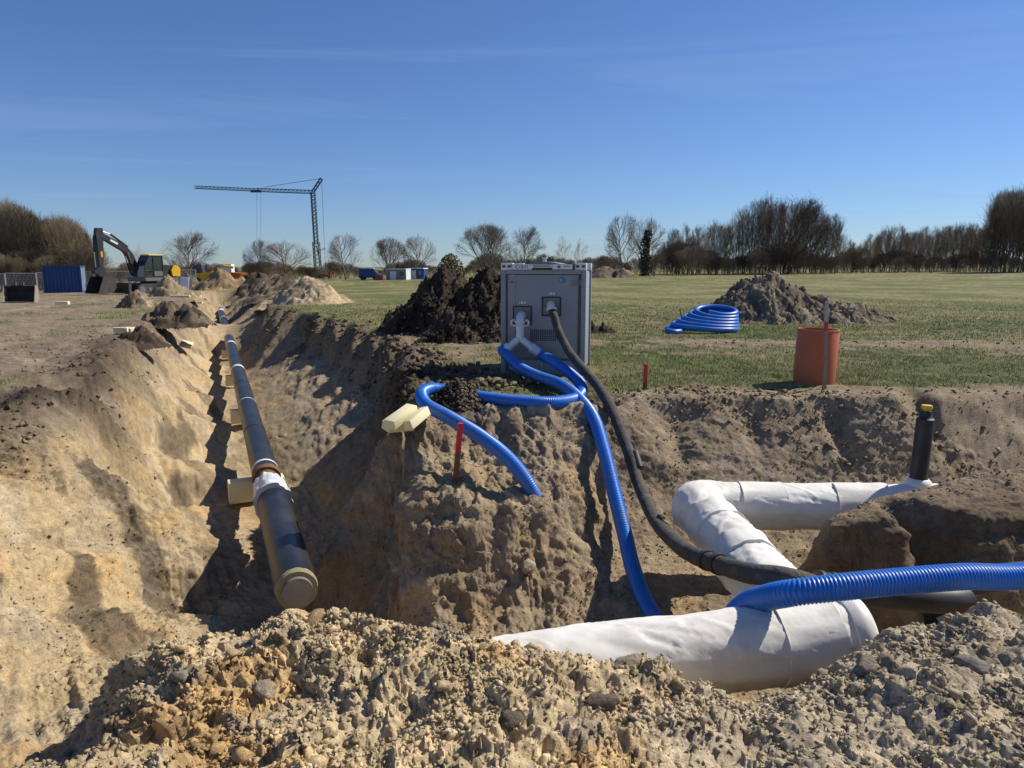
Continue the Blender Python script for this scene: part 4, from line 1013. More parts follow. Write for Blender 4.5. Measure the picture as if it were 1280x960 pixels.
for k, (hp, hc, hl, cs) in enumerate(HEAPS):
    idx = np.random.default_rng(40 + k).integers(0, len(hp), 1900)
    tag(clod_cloud("soil_crumbs", idx, .015, .05 if cs < .15 else .085, 1, 60 + k, .25, 1.0, hp, hc), "loose crumbs on the " + hl, "soil crumbs", kind="stuff")
# the few big lumps one can point at
for k, (px, py, Y, s, lab) in enumerate(((793, 826, 3.08, .075, "flat pale lump on the crest before the white pipe"), (395, 772, 3.5, .10, "broad ochre lump right below the end of the black pipe"), (330, 868, 3.0, .07, "pale lump at the edge of the hollow in the front bank"), (1083, 845, 3.02, .07, "grey lump on the right bank below the pipe end cap"), (1215, 878, 2.9, .085, "angular grey lump near the right edge of the bank"), (750, 888, 2.75, .07, "dark brown lump in the middle of the front bank"), (660, 716, 6.3, .11, "pale lump jutting from the foot of the steep bank face"), (640, 905, 2.6, .055, "dark lump near the bottom middle of the bank"))):
    x, y, z = PY(px, py, Y)
    V0, F0 = ico(3); rng = np.random.default_rng(70 + k)
    D = rng.normal(size=(22, 3)); D /= np.linalg.norm(D, axis=1, keepdims=True); cut = .55 + .3 * rng.random(22)
    dots = V0 @ D.T; sc = np.minimum(np.min(np.where(dots > .05, cut / np.maximum(dots, .05), 9), 1), 1)
    sc = sc * (1 + .14 * fbm(V0[:, 0] * 3 + k, V0[:, 1] * 3 + V0[:, 2] * 2, 4, 80 + k) + .10 * fbm(V0[:, 0] * 9 + k, V0[:, 1] * 11 + V0[:, 2] * 9, 3, 90 + k))
    V = V0 * sc[:, None] * np.array((1.25, .9, .75)) * s
    cc = np.array(((.34, .28, .19), (.36, .25, .13), (.42, .34, .22), (.25, .215, .165), (.27, .24, .19), (.16, .125, .09), (.36, .30, .21), (.15, .12, .09))[k])
    o = link_mesh("earth_lump", np_mesh("earth_lump", V, F0, M_SOIL, True, np.repeat(cc[None], len(V), 0)))
    o.location = (x, y, ground_z(x, y) + s * .05); o.rotation_euler = (0, 0, k * 1.3); tag(o, lab, "earth lump", "big lumps of earth")

# ------------------------------------------------------------------ grass blades
def grass():
    rng = np.random.default_rng(33)
    n = 420000
    Y = 9.3 * (42 / 9.3) ** rng.random(n); A = (rng.random(n) - .5) * 2 * R(41); x, y = Y * np.tan(A), Y
    z, W = ground_base(x, y)
    cl_ = fbm(x * 2.6, y * 2.6, 3, 91)
    keep = rng.random(n) < sstep(42, 20, y) * np.clip(W[:, G_], 0, 1) ** 1.6 * sstep(-.75, .35, cl_ + .25)
    # nothing grows under the cabinet, the pipe and the heaps
    for cx_, cy_, r in ((bx + .1, by + .6, .85), (ox, oy + .12, .30)): keep &= np.hypot(x - cx_, y - cy_) > r
    x, y, z, W = x[keep], y[keep], z[keep], W[keep]; n = len(x)
    z = z + .006
    a = rng.random(n) * 6.28; hgt = (.018 + .035 * rng.random(n) ** 1.5) * (1 + .4 * np.clip(fbm(x * .8, y * .8, 2, 93), -1, 1.5)); hgt = hgt * (1 + 1.1 * np.clip(1 - np.abs(W[:, G_] - .55) / .35, 0, 1)); wd = (.0022 + .0028 * rng.random(n)) * np.clip(y / 11, 1, 2.6)
    le = hgt * (.3 + .7 * rng.random(n)); la = rng.random(n) * 6.28
    V = np.zeros((n, 3, 3)); 
    V[:, 0] = np.stack([x - wd * np.cos(a), y - wd * np.sin(a), z - .012], 1); V[:, 1] = np.stack([x + wd * np.cos(a), y + wd * np.sin(a), z - .012], 1)
    V[:, 2] = np.stack([x + le * np.cos(la), y + le * np.sin(la), z + hgt], 1)
    gn = fbm(x * .5, y * .5, 3, 95); t = sstep(-.5, .6, gn + rng.normal(size=n) * .45)[:, None]
    c = np.array((.14, .18, .050)) * (1 - t) + np.array((.38, .335, .165)) * t; c *= (.7 + .6 * rng.random((n, 1)))
    return np_mesh("grass_blades", V.reshape(-1, 3), np.arange(n * 3).reshape(-1, 3), None, False, np.repeat(c, 3, 0))
mg, nn, ll, bb = nmat("grass"); at = nn.new("ShaderNodeAttribute"); at.attribute_name = "Col"; ll.new(at.outputs["Color"], bb.inputs["Base Color"]); bb.inputs["Roughness"].default_value = .7; bb.inputs["Specular IOR Level"].default_value = .2
tag(link_mesh("grass_blades", grass(), mg), "short green and straw coloured grass of the meadow", "grass", kind="stuff")
# ------------------------------------------------------------------ bare trees
def tree_mesh(seed, H, spread, trunk_r, limbs=9, fork=.25, up=.35, levels=4, twig=.018, kids=(7, 6, 6), droop=0., multi=1, lean=0., wid=8.5, cz=.56):
    rng = random.Random(seed); tv, tf, cv, cf = [], [], [], []
    def seg(p, q, r0, r1, V, F, n=3):
        d = (q - p)
        if d.length < 1e-5: return
        d.normalize(); u = d.orthogonal().normalized(); w = d.cross(u); b = len(V)
        for c, r in ((p, r0), (q, r1)):
            for k in range(n):
                a = 2 * math.pi * k / n; V.append(c + (u * math.cos(a) + w * math.sin(a)) * r)
        for k in range(n): F.append((b + k, b + (k + 1) % n, b + n + (k + 1) % n, b + n + k))
    ec, erz, erx = H * cz, H * (1 - cz) * 1.0, wid / 2
    def room(p, d):
        """distance from p along d to the crown's outline"""
        a, b, c = d.x / erx, d.y / erx, d.z / erz; x, y, z = p.x / erx, p.y / erx, (p.z - ec) / erz
        A, B, C = a * a + b * b + c * c, a * x + b * y + c * z, x * x + y * y + z * z - 1
        q = B * B - A * C
        return max(0.0, (-B + math.sqrt(q)) / A) if q > 0 else 0.0
    def grow(p, d, L, r, lev):
        V, F = (tv, tf) if lev == 0 else (cv, cf)
        ns = 5 if lev == 0 else (4 if lev < 3 else (3 if lev < levels else 2)); pts = [p.copy()]; dd = d.copy()
        wob = .07 if lev == 0 else .10
        for i in range(ns):
            dd = (dd + Vector((rng.gauss(0, wob), rng.gauss(0, wob), rng.gauss(0, .06) + up * .16 * (lev > 0) - droop * (lev >= levels - 1)))).normalized()
            q = pts[-1] + dd * (L / ns); r0 = r * (1 - .7 * i / ns); r1 = r * (1 - .7 * (i + 1) / ns)
            seg(pts[-1], q, max(r0, twig * .7), max(r1, twig * .55), V, F, 7 if lev == 0 else (4 if lev == 1 else 3)); pts.append(q)
        if lev >= levels: return
        nk = limbs if lev == 0 else kids[min(lev - 1, len(kids) - 1)]
        for k in range(nk):
            t = (fork + (1 - fork) * (k + rng.random()) / nk) if lev == 0 else (.15 + .85 * (k + rng.random()) / nk)
            i = min(int(t * ns), ns - 1); b = pts[i].lerp(pts[i + 1], t * ns - i)
            ax = (pts[i + 1] - pts[i]).normalized(); a = rng.random() * 2 * math.pi + k * 2.4
            side = ax.orthogonal().normalized(); side = (side * math.cos(a) + ax.cross(side) * math.sin(a))
            ang = (spread * (1.25 - .6 * t) if lev == 0 else .38 + .42 * rng.random())
            nd = (ax * math.cos(ang) + side * math.sin(ang) + Vector((0, 0, up * .25))).normalized()
            ro_ = room(b, nd)
            ln = ro_ * rng.uniform(.68, 1.10) if lev == 0 else min(L * rng.uniform(.45, .75), ro_ * rng.uniform(.7, 1.15) + .09 * H * rng.random() ** 2)
            if ln < .02 * H: continue
            grow(b, nd, ln, max(r * (.50 if lev == 0 else .52) * (1.1 - .4 * t), twig), lev + 1)
    for m in range(multi):
        a = 2 * math.pi * m / max(multi, 1); tl = 0 if multi == 1 else .28
        grow(Vector((.25 * math.cos(a) * (multi > 1), .25 * math.sin(a) * (multi > 1), 0)), Vector((math.cos(a) * tl + lean, math.sin(a) * tl, 1)).normalized(), H * (.72 if up < .6 else .86), trunk_r, 0)
    zmax = max(v.z for v in cv); s = H / zmax
    out = []
    for nm, V, F in (("trunk", tv, tf), ("crown", cv, cf)):
        me = bpy.data.meshes.new(nm); me.from_pydata([tuple(v * s) for v in V], [], F); me.polygons.foreach_set("use_smooth", np.ones(len(me.polygons), bool)); out.append(me)
    xs = [v.x * s for v in cv]; return out[0], out[1], max(xs) - min(xs), H
def mat_bark(name, rgb, var=.35):
    return mat_plain(name, rgb, .95, var=var, scale=.7, spec=.1)
BK = [mat_bark("bark_grey", (.20, .17, .138)), mat_bark("bark_brown", (.175, .132, .096)), mat_bark("bark_dark", (.115, .092, .072)), mat_bark("bark_pale", (.32, .29, .25)), mat_bark("bark_olive", (.185, .148, .092))]
PROTO = {
 "round": [tree_mesh(s, 9, 1.05, .17, 14, .10, .22, 4, .0105, (8, 6, 4), wid=9.5, cz=.50) for s in (1, 2, 3, 4)],
 "fan": [tree_mesh(s, 9, .60, .13, 9, .08, .30, 4, .0105, (7, 6, 4), multi=3, wid=9.5, cz=.50) for s in (11, 12)],
 "tall": [tree_mesh(s, 12, .62, .10, 18, .10, .62, 3, .0105, (8, 6), wid=4.6, cz=.52) for s in (21, 22, 23)],
 "birch": [tree_mesh(s, 8, .75, .08, 12, .15, .25, 4, .010, (6, 4, 3), .10, wid=4.6, cz=.52) for s in (31, 32)],
 "bush": [tree_mesh(s, 5, .62, .04, 9, .02, .42, 3, .0085, (7, 6), 0., 6, wid=5.4, cz=.42) for s in (41, 42, 43)],
}
def tree(kind, px, pbase, ptop, wpx, Y, bark, label, group, var=0, name="bare_tree", cat="tree", rz=None):
    tr, cr_, w0, h0 = PROTO[kind][var % len(PROTO[kind])]
    x, y, _ = PY(px, pbase, Y); z = float(tilt(np.array([x]), np.array([y]))[0]) - .1
    h = CAM_H + ray(px, ptop)[2] * (Y / ray(px, ptop)[1]) - z
    w = wpx * Y / FPX
    e = empty(name, (x, y, z), random.random() * 6.28 if rz is None else rz, label, cat, group)
    k = h / h0; kw = w / w0 if wpx else k * random.uniform(.85, 1.15)
    e.scale = (kw, kw, k)
    for nm, me in (("trunk", tr), ("crown", cr_)):
        if not me.materials: me.materials.append(bark)
        o = link_mesh(nm, me, None, e); o.material_slots[0].link = "OBJECT"; o.material_slots[0].material = bark
    return e
MESHES = {}
GT = "bare trees along the far edge of the field"
tree("round", 238, 347, 284, 78, 118, BK[0], "wide round bare tree right of the excavator", GT, 0)
tree("round", 326, 347, 295, 44, 124, BK[0], "smaller left half of the twin bare trees under the crane jib", GT, 1)
tree("round", 358, 347, 296, 66, 118, BK[1], "broad bare tree just left of the crane mast", GT, 2)
tree("round", 432, 347, 288, 50, 118, BK[0], "round bare tree just right of the crane mast", GT, 1)
tree("fan", 487, 345, 294, 48, 122, BK[0], "bare tree standing behind the white hut", GT, 0)
tree("round", 524, 345, 288, 46, 120, BK[0], "bare tree standing behind the blue site container", GT, 2)
tree("fan", 608, 345, 274, 74, 112, BK[0], "fan shaped bare tree above the dark humus heap", GT, 1)
tree("round", 655, 345, 277, 56, 116, BK[0], "round bare tree rising right behind the cabinet", GT, 0)
tree("birch", 704, 342, 290, 26, 132, BK[3], "left one of the two pale thin birches", GT, 0)
tree("birch", 726, 342, 295, 22, 134, BK[3], "right one of the two pale thin birches", GT, 1)
tree("round", 778, 342, 262, 54, 112, BK[1], "tall bare tree left of the ivy clad trunk", GT, 1)
ivt = tree("round", 806, 342, 264, 58, 113, BK[1], "bare tree whose trunk is wrapped in dark ivy", GT, 2)
tree("round", 985, 338, 238, 104, 118, BK[2], "largest dark round tree of the wood at the right", GT, 0)
tree("birch", 174, 348, 304, 24, 140, BK[3], "small pale tree behind the excavator boom", GT, 1)
# ivy on one trunk
def leaf_cloud(name, n, fn, size, rgb, parent=None, seed=0, mat=None):
    rng = np.random.default_rng(seed); C = fn(rng, n); m = len(C)
    d1 = rng.normal(size=(m, 3)); d1 /= np.linalg.norm(d1, axis=1, keepdims=True); d2 = np.cross(d1, rng.normal(size=(m, 3))); d2 /= np.linalg.norm(d2, axis=1, keepdims=True)
    s = size * (.6 + .8 * rng.random((m, 1)))
    V = np.stack([C - d1 * s, C + d2 * s * .7, C + d1 * s, C - d2 * s * .7], 1).reshape(-1, 3)
    return link_mesh(name, np_mesh(name, V, np.arange(m * 4).reshape(-1, 4), mat, False), None, parent)
M_IVY = mat_plain("ivy", (.060, .064, .035), .6, var=.5, scale=1.2, spec=.3)
def ivy(rng, n):
    t = rng.random(n); a = rng.random(n) * 6.28; r = (1.5 - .8 * t + .5 * np.sin(7 * t + a)) * rng.random(n) ** .7
    return np.stack([r * np.cos(a) + .4 * t * np.sin(3 * t), r * np.sin(a), t * 6.4], 1)
iv = leaf_cloud("ivy", 2000, ivy, .16, None, ivt, 5, M_IVY); iv.scale = (1, 1, 9 / 9)
def evergreen(rng, n):
    t = rng.random(n); a = rng.random(n) * 6.28; r = np.sqrt(rng.random(n)) * 2.2 * np.sqrt(np.clip(1 - t ** 2, 0, 1)); return np.stack([r * np.cos(a), r * np.sin(a), .2 + t * 3.0 + .4 * np.sin(a * 3)], 1)
x, y, _ = PY(563, 345, 100)
sh = empty("evergreen_shrub", (x, y, float(tilt(np.array([x]), np.array([y]))[0])), 0, "olive green round shrub behind the left humus heap", "shrub")
leaf_cloud("foliage", 1500, evergreen, .15, None, sh, 8, mat_plain("shrub_leaf", (.15, .135, .065), .7, var=.45, scale=1.0, spec=.2)); MB().tube([(0, 0, 0), (.1, 0, 1.8)], [.12, .05], 7).build("stem", BK[2], sh)
# wood on the right: slender trees one can tell apart, shared label inside each stand
rr = random.Random(5)
def top_line(px, pts): return float(np.interp(px, [p[0] for p in pts], [p[1] for p in pts]))
T1 = [(826, 292), (850, 282), (880, 276), (905, 268), (925, 252), (950, 240), (985, 246), (1015, 244), (1045, 272), (1066, 300)]
for k in range(56):
    px = 826 + (k + rr.random()) * 240 / 56
    tree("tall", px, 340, top_line(px, T1) + rr.uniform(-5, 14), 0, rr.uniform(120, 140), BK[rr.choice((0, 1, 1, 2))], "slender bare tree in the wood around the largest dark tree", "slender trees of the middle wood", k)
T2 = [(1074, 300), (1090, 284), (1120, 278), (1160, 282), (1200, 275), (1228, 276), (1236, 236), (1262, 224), (1300, 226)]
for k in range(92):
    px = 1074 + (k + rr.random()) * 230 / 92
    tree("tall", px, 339, top_line(px, T2) + rr.uniform(-3, 16), 0, rr.uniform(128, 150) if px < 1230 else rr.uniform(112, 126), BK[rr.choice((0, 1, 1, 4))], "slender bare tree in the wood at the right edge" if px < 1232 else "slender tall bare tree at the high right end of the wood", "slender trees of the right wood" if px < 1232 else "tall trees at the right end", k)
# brush: hedge bottoms along the horizon, one mass each
def brush(name, px0, px1, top, Y0, Y1, n, bark, label, base=343, wide=1.0):
    e = []
    rg = random.Random(int(px0 * 7 + px1))
    for k in range(n):
        px = px0 + (k + rg.random()) * (px1 - px0) / n; Y = rg.uniform(Y0, Y1)
        x, y, _ = PY(px, base, Y); z = float(tilt(np.array([x]), np.array([y]))[0])
        tp_ = (top(px) if callable(top) else top) + rg.uniform(-2, 7)
        h = CAM_H + ray(px, tp_)[2] * (Y / ray(px, tp_)[1]) - z
        o = link_mesh(name, PBM(rg.randrange(3), bark)); o.material_slots[0].link = "OBJECT"; o.material_slots[0].material = bark; o.location = (x, y, z - .1); s = h / 5.0; o.scale = (s * wide * rg.uniform(.8, 1.3), s * wide, s); o.rotation_euler = (0, 0, rg.random() * 6.28)
        tag(o, label, "bush", label); e.append(o)
    return e
def PBM(k, bark):
    key = "bush%d" % k
    if key not in MESHES:
        a, b = PROTO["bush"][k][0], PROTO["bush"][k][1]
        va = np.empty(len(a.vertices) * 3, np.float32); a.vertices.foreach_get("co", va); vb = np.empty(len(b.vertices) * 3, np.float32); b.vertices.foreach_get("co", vb)
        me = bpy.data.meshes.new("bush"); fa = [tuple(p.vertices) for p in a.polygons]; na = len(a.vertices); fb = [tuple(i + na for i in p.vertices) for p in b.polygons]
        me.from_pydata([tuple(p) for p in np.concatenate([va, vb]).reshape(-1, 3)], [], fa + fb); me.materials.append(bark); MESHES[key] = me
    return MESHES[key]
brush("leafless_bush", 160, 600, lambda p: 326 + 5 * math.sin(p * .07), 120, 150, 60, BK[1], "leafless bush in the low hedge behind the crane and site huts", 347)
brush("leafless_bush", 600, 830, lambda p: 318 + 5 * math.sin(p * .09), 120, 150, 36, BK[1], "leafless bush in the hedge behind the cabinet and ivy tree", 343)
brush("leafless_bush", 828, 1072, lambda p: 308 + 9 * math.sin(p * .05) + 4 * math.sin(p * .31), 114, 140, 54, BK[1], "leafless bush in the undergrowth of the middle wood", 340)
brush("leafless_bush", 1066, 1310, lambda p: 316 + 5 * math.sin(p * .06) + 4 * math.sin(p * .37), 118, 150, 50, BK[1], "leafless bush in the undergrowth of the right wood", 338)
L1 = [(-60, 235), (-20, 240), (20, 240), (42, 262), (60, 268), (80, 258), (100, 276), (116, 310), (125, 340)]
brush("leafless_bush", -70, 116, lambda p: top_line(p, L1), 80, 98, 38, BK[4], "tall tangled leafless bush behind the blue container", 352, .62)
brush("leafless_bush", -70, 122, lambda p: 306 + 6 * math.sin(p * .1), 76, 82, 30, BK[4], "low olive brown bush in front of the tall thicket at the left", 354, .9)
brush("leafless_bush", 112, 205, lambda p: 328 + 3 * math.sin(p * .1), 100, 112, 12, BK[1], "leafless bush in the hedge behind the excavator", 350)
# ------------------------------------------------------------------ excavator
M_MACH = mat_plain("machine_dark", (.028, .028, .030), .5, var=.25, scale=3, dirt=.4, dirt_rgb=(.12, .10, .08))
M_MGREY = mat_plain("machine_grey", (.15, .15, .155), .5, var=.2, scale=3, dirt=.35, dirt_rgb=(.15, .13, .1))
M_MYEL = mat_plain("machine_yellow", (.72, .40, .015), .4, var=.08, scale=2, dirt=.15)
M_GLASS = mat_plain("machine_glass", (.018, .022, .026), .08, var=.1, spec=.8)
M_TRACK = mat_plain("track_steel", (.050, .046, .042), .75, var=.3, scale=6, dirt=.7, dirt_rgb=(.16, .13, .10))
M_CHROME = mat_plain("chrome_rod", (.6, .6, .6), .2, metal=.9, var=.05)
ex_, ey_, _ = PY(187, 366, 56)
ex = empty("excavator", (ex_, ey_, ground_z(ex_, ey_)), R(60), "dark tracked excavator with yellow cab roof, its boom reaching left", "excavator")
for s in (-1, 1):
    tk = MB().prism([(-1.5, .12), (-1.25, .0), (1.25, .0), (1.5, .12), (1.62, .38), (1.5, .66), (1.25, .76), (-1.25, .76), (-1.5, .66), (-1.62, .38)], s * .85 - .25, s * .85 + .25).build("track", M_TRACK, ex)
    for k in range(17):
        MB().box((-1.3 + k * .1625, s * .85, .775), (.10, .52, .03)).build("track_pad", M_TRACK, tk)
    for k in (-1.25, -.6, 0, .6, 1.25): MB().tube([(k, s * .85 - .27, .34), (k, s * .85 + .27, .34)], .24 if abs(k) > 1 else .15, 16).build("roller", M_MGREY, tk)
MB().box((0, 0, .55), (2.2, 1.5, .4), bev=.05).build("undercarriage", M_MACH, ex)
MB().lathe([(0, .75), (.6, .75), (.6, .95), (0, .95)], 24).build("slew_ring", M_MACH, ex)
MB().box((.35, 0, 1.12), (2.7, 2.3, .34), bev=.04).build("deck", M_MGREY, ex)
MB().prism([(.55, 1.29), (1.75, 1.29), (1.86, 1.5), (1.86, 1.95), (1.6, 2.15), (.55, 2.2)], -1.02, 1.15).build("engine_hood", M_MACH, ex)
MB().prism([(1.30, 1.32), (1.94, 1.32), (1.98, 1.9), (1.80, 2.15), (1.42, 2.18), (1.20, 1.8)], -1.21, -1.02).build("side_panel", M_MYEL, ex)
MB().prism([(1.76, 1.3), (2.05, 1.35), (2.08, 1.9), (1.90, 2.12)], -1.0, 1.1).build("counterweight", M_MYEL, ex)
MB().box((-.05, .75, 1.75), (1.1, .75, .9), bev=.05).build("tool_box", M_MACH, ex)
cab = MB().prism([(-1.0, 1.29), (.52, 1.29), (.52, 2.86), (-.55, 2.86), (-.98, 2.1)], -1.13, -.12).build("cab", M_GLASS, ex)
for pts in ([(-1.0, 1.29), (-.98, 2.1)], [(-.98, 2.1), (-.55, 2.88)], [(.52, 1.29), (.52, 2.88)], [(-.25, 1.29), (-.25, 2.88)], [(-1.0, 1.32), (.52, 1.32)], [(-.55, 2.86), (.52, 2.86)], [(-.98, 1.75), (-.25, 1.75)]):
    for yy in (-1.145, -.10): MB().tube([(pts[0][0], yy, pts[0][1]), (pts[1][0], yy, pts[1][1])], .045, 6).build("cab_post", M_MACH, cab)
MB().box((.0, -.625, 2.93), (1.2, 1.05, .10), bev=.03).build("cab_roof", M_MYEL, ex)
MB().box((.15, -1.15, 1.5), (.75, .03, .38), bev=.01).build("cab_door_panel", M_MGREY, ex)
def arm(pts_up, pts_dn, y0, y1, mat, nm, par): return MB().prism(pts_up + pts_dn[::-1], y0, y1).build(nm, mat, par)
bo = arm([(-.50, 1.55), (-1.05, 3.05), (-1.55, 3.62), (-2.45, 4.10), (-3.30, 4.52)], [(-.88, 1.40), (-1.35, 2.80), (-1.72, 3.22), (-2.50, 3.66), (-3.40, 4.20)], .06, .50, M_MACH, "boom", ex)
MB().box((-2.45, .052, 3.87), (.62, .012, .15), (0, R(27), 0)).build("boom_decal", M_LABEL, bo)
MB().tube([(-1.3, .28, 3.55), (-2.55, .28, 4.45)], .085, 10).build("stick_cylinder", M_MACH, ex); MB().tube([(-2.5, .28, 4.42), (-3.45, .28, 4.72)], .045, 8).build("cylinder_rod", M_CHROME, ex)
for yy in (.0, .56): MB().tube([(-.95, yy, 1.35), (-1.25, yy, 2.3)], .08, 10).build("boom_cylinder", M_MACH, ex); MB().tube([(-1.2, yy, 2.15), (-1.5, yy, 3.15)], .045, 8).build("cylinder_rod", M_CHROME, ex)
st_ = arm([(-3.20, 4.85), (-3.18, 4.45), (-3.28, 3.4), (-3.42, 1.75)], [(-3.62, 4.85), (-3.72, 4.35), (-3.68, 3.3), (-3.66, 1.75)], .08, .46, M_MACH, "stick", ex)
MB().tube([(-3.80, .28, 4.3), (-3.86, .28, 3.1)], .07, 10).build("bucket_cylinder", M_MACH, ex); MB().tube([(-3.86, .28, 3.15), (-3.84, .28, 2.0)], .04, 8).build("cylinder_rod", M_CHROME, ex)
MB().box((-3.45, .072, 2.95), (.14, .012, .42)).build("stick_decal", M_MYEL, st_)
MB().prism([(-3.35, 1.95), (-3.85, 2.0), (-3.95, 1.75), (-3.75, 1.35), (-3.4, 1.3), (-3.25, 1.6)], .05, .5).build("tilt_coupler", M_MACH, ex)
MB().tube([(-3.95, .0, 1.7), (-3.95, .55, 1.7)], .16, 12).build("rotor_hose_ring", M_MACH, ex)
bk = MB(); prof = [(-3.85, 1.35), (-3.25, 1.32), (-2.95, 1.0), (-2.95, .55), (-3.2, .2), (-3.75, .06), (-4.35, .10)]
inn = [(p[0] * .96 - .14, p[1] * .94 + .06) for p in prof]
bk.prism(prof + inn[::-1], -.55, 1.1).prism(prof, -.60, -.55).prism(prof, 1.1, 1.15)
bk.build("bucket", M_TRACK, ex)
bl = MB().prism([(-2.35, .08), (-2.22, .08), (-2.12, .75), (-2.30, .85), (-2.38, .5)], -1.15, 1.15).build("dozer_blade", M_TRACK, ex)
MB().box((-1.75, .0, .45), (.9, .9, .12)).build("blade_arm", M_TRACK, ex)

# spare bucket on the ground
x, y, _ = PY(27, 379, 36)
sb = empty("spare_bucket", (x, y, ground_z(x, y)), R(112), "rusty wide digging bucket lying on the ground at the left edge", "bucket")
prof = [(-.62, .02), (.25, .0), (.48, .22), (.50, .55), (.30, .80), (-.05, .88)]; inn = [(p[0] * .9 - .03, p[1] * .88 + .05) for p in prof]
MB().prism(prof + inn[::-1], -.66, .66).build("shell", M_TRACK, sb)
for yy in (-.69, .66): MB().prism(prof, yy, yy + .03).build("side_plate", mat_plain("worn_steel", (.27, .23, .19), .6, var=.2, dirt=.5), sb)
for yy in (-.16, .16): MB().box((.0, yy, .93), (.32, .05, .16)).build("lug", M_TRACK, sb)

# ------------------------------------------------------------------ blue container
M_CONT = mat_plain("container_blue", (.018, .065, .20), .45, var=.15, scale=2, dirt=.3, dirt_rgb=(.10, .11, .13))
x, y, _ = PY(80, 368, 68)
ct = empty("shipping_container", (x, y, ground_z(x, y)), R(21), "short blue ribbed steel container near the thicket", "container")
MB().box((0, 1.2, 1.27), (2.9, 2.3, 2.35)).build("shell", M_CONT, ct)
for sx in (-1.51, 1.51):
    for yy in (.0, 2.4): MB().box((sx, yy, 1.27), (.14, .14, 2.54)).build("corner_post", M_CONT, ct)
for k in range(9): MB().prism([(-1.36 + k * .305, .05), (-1.30 + k * .305, -.01), (-1.17 + k * .305, -.01), (-1.11 + k * .305, .05)], .12, 2.42, "z").build("rib", M_CONT, ct)
for zz in (.06, 2.48):
    MB().box((0, -.0, zz), (2.88, .13, .12)).build("rail", M_CONT, ct)
    MB().box((1.51, 1.2, zz), (.13, 2.26, .12)).build("rail", M_CONT, ct)
for q in (.65, 1.75): MB().box((1.48, q, 1.27), (.05, 1.05, 2.25)).build("door_leaf", mat_plain("container_door", (.10, .17, .33), .45, var=.1), ct)
for q in (.35, .95, 1.45, 2.05): MB().tube([(1.54, q, .15), (1.54, q, 2.4)], .025, 6).build("lock_rod", M_GALV, ct)

# construction fence
M_FENCE = mat_plain("fence_zinc", (.48, .49, .50), .45, metal=.4, var=.1)
for k in range(9):
    x0, y0 = -60.5 + k * 3.3 , 72.5 - .25 * k
    z = float(tilt(np.array([x0]), np.array([y0]))[0])
    lab = "wire mesh fence panel beside the blue container" if k not in (8,) else "wire mesh fence panel behind the excavator bucket"
    f = empty("fence_panel", (x0, y0, z), R(-4), lab, "fence", "temporary wire fence panels")
    for q in (0, 3.2): MB().tube([(q, 0, .05), (q, 0, 2.0)], .035, 6).build("post", M_FENCE, f)
    for zz in (.15, 1.98): MB().tube([(.0, 0, zz), (3.2, 0, zz)], .03, 6).build("rail", M_FENCE, f)
    w = MB()
    for j in range(1, 22): w.box((j * 3.2 / 22, 0, 1.06), (.012, .006, 1.8))
    for j in range(1, 9): w.box((1.6, .01, .15 + j * .2), (3.14, .006, .012))
    tag(w.build("wire_mesh", M_FENCE, f), kind="stuff")
    MB().box((0, 0, .06), (.25, .7, .12)).build("foot_block", M_STEEL, f)

# ------------------------------------------------------------------ tower crane
M_CRANE = mat_plain("crane_paint", (.045, .06, .075), .5, var=.2, scale=.5)
M_CRED = mat_plain("crane_red", (.40, .055, .045), .5, var=.15, scale=1)
cxx, cyy, _ = PY(398, 348, 150)
cr = empty("tower_crane", (cxx, cyy, float(tilt(np.array([cxx]), np.array([cyy]))[0])), 0, "slim dark fast erecting tower crane with level jib to the left", "crane")
zb = cr.location.z
def cpt(px, py): p = PY(px, py, 150); return Vector((p[0] - cxx, 0, p[2] - zb))
def lattice(p, q, w, n, name, bar=.06, diag=.045):
    m = MB(); p, q = Vector(p), Vector(q); d = (q - p).normalized(); u = Vector((0, 1, 0)); v = d.cross(u).normalized()
    cs = [(u * a + v * b) * w / 2 for a, b in ((-1, -1), (1, -1), (1, 1), (-1, 1))]
    for c in cs: m.tube([p + c, q + c], bar, 4)
    for i in range(n):
        a, b = p.lerp(q, i / n), p.lerp(q, (i + 1) / n)
        for j in range(4):
            c0, c1 = cs[j], cs[(j + 1) % 4]
            m.tube([a + c0, b + c1], diag, 3); m.tube([a + c0, a + c1], diag, 3)
    o = m.build(name, M_CRANE, cr); tag(o, kind="stuff"); return o
hd_ = cpt(391, 240); ft = cpt(398, 347)
lattice(ft + Vector((0, 0, .8)), ft.lerp(hd_, .42), 1.15, 8, "lower_mast", .1, .06)
lattice(ft.lerp(hd_, .40), hd_, .75, 14, "upper_mast", .09, .05)
lattice(hd_, cpt(322, 237.5), .62, 14, "jib", .065, .045); lattice(cpt(322, 237.5), cpt(243, 234), .50, 16, "jib_tip", .055, .04)
apx = cpt(402, 223)
lattice(hd_, apx, .5, 4, "apex_strut", .07, .045)
MB().tube([apx, cpt(330, 234)], .045, 4).build("tie_rope", M_CRANE, cr); MB().tube([apx, cpt(406, 320)], .035, 4).build("back_rope", M_CRANE, cr)
MB().tube([cpt(406, 320), cpt(407, 340)], .04, 4).build("back_rope", M_CRANE, cr)
MB().tube([ft.lerp(hd_, .38), cpt(404, 342)], .10, 5).build("stay", M_CRANE, cr); MB().tube([ft.lerp(hd_, .3), cpt(407, 310)], .07, 5).build("stay", M_CRANE, cr)
for q in (321, 326): MB().tube([cpt(q, 238), cpt(q, 300)], .022, 3).build("hoist_rope", M_CRANE, cr)
MB().box(cpt(320, 239), (2.0, .9, .45)).build("trolley", M_CRANE, cr)
MB().box(cpt(400, 345) + Vector((0, 0, .1)), (4.2, 3.0, .6)).build("chassis", M_MACH, cr)
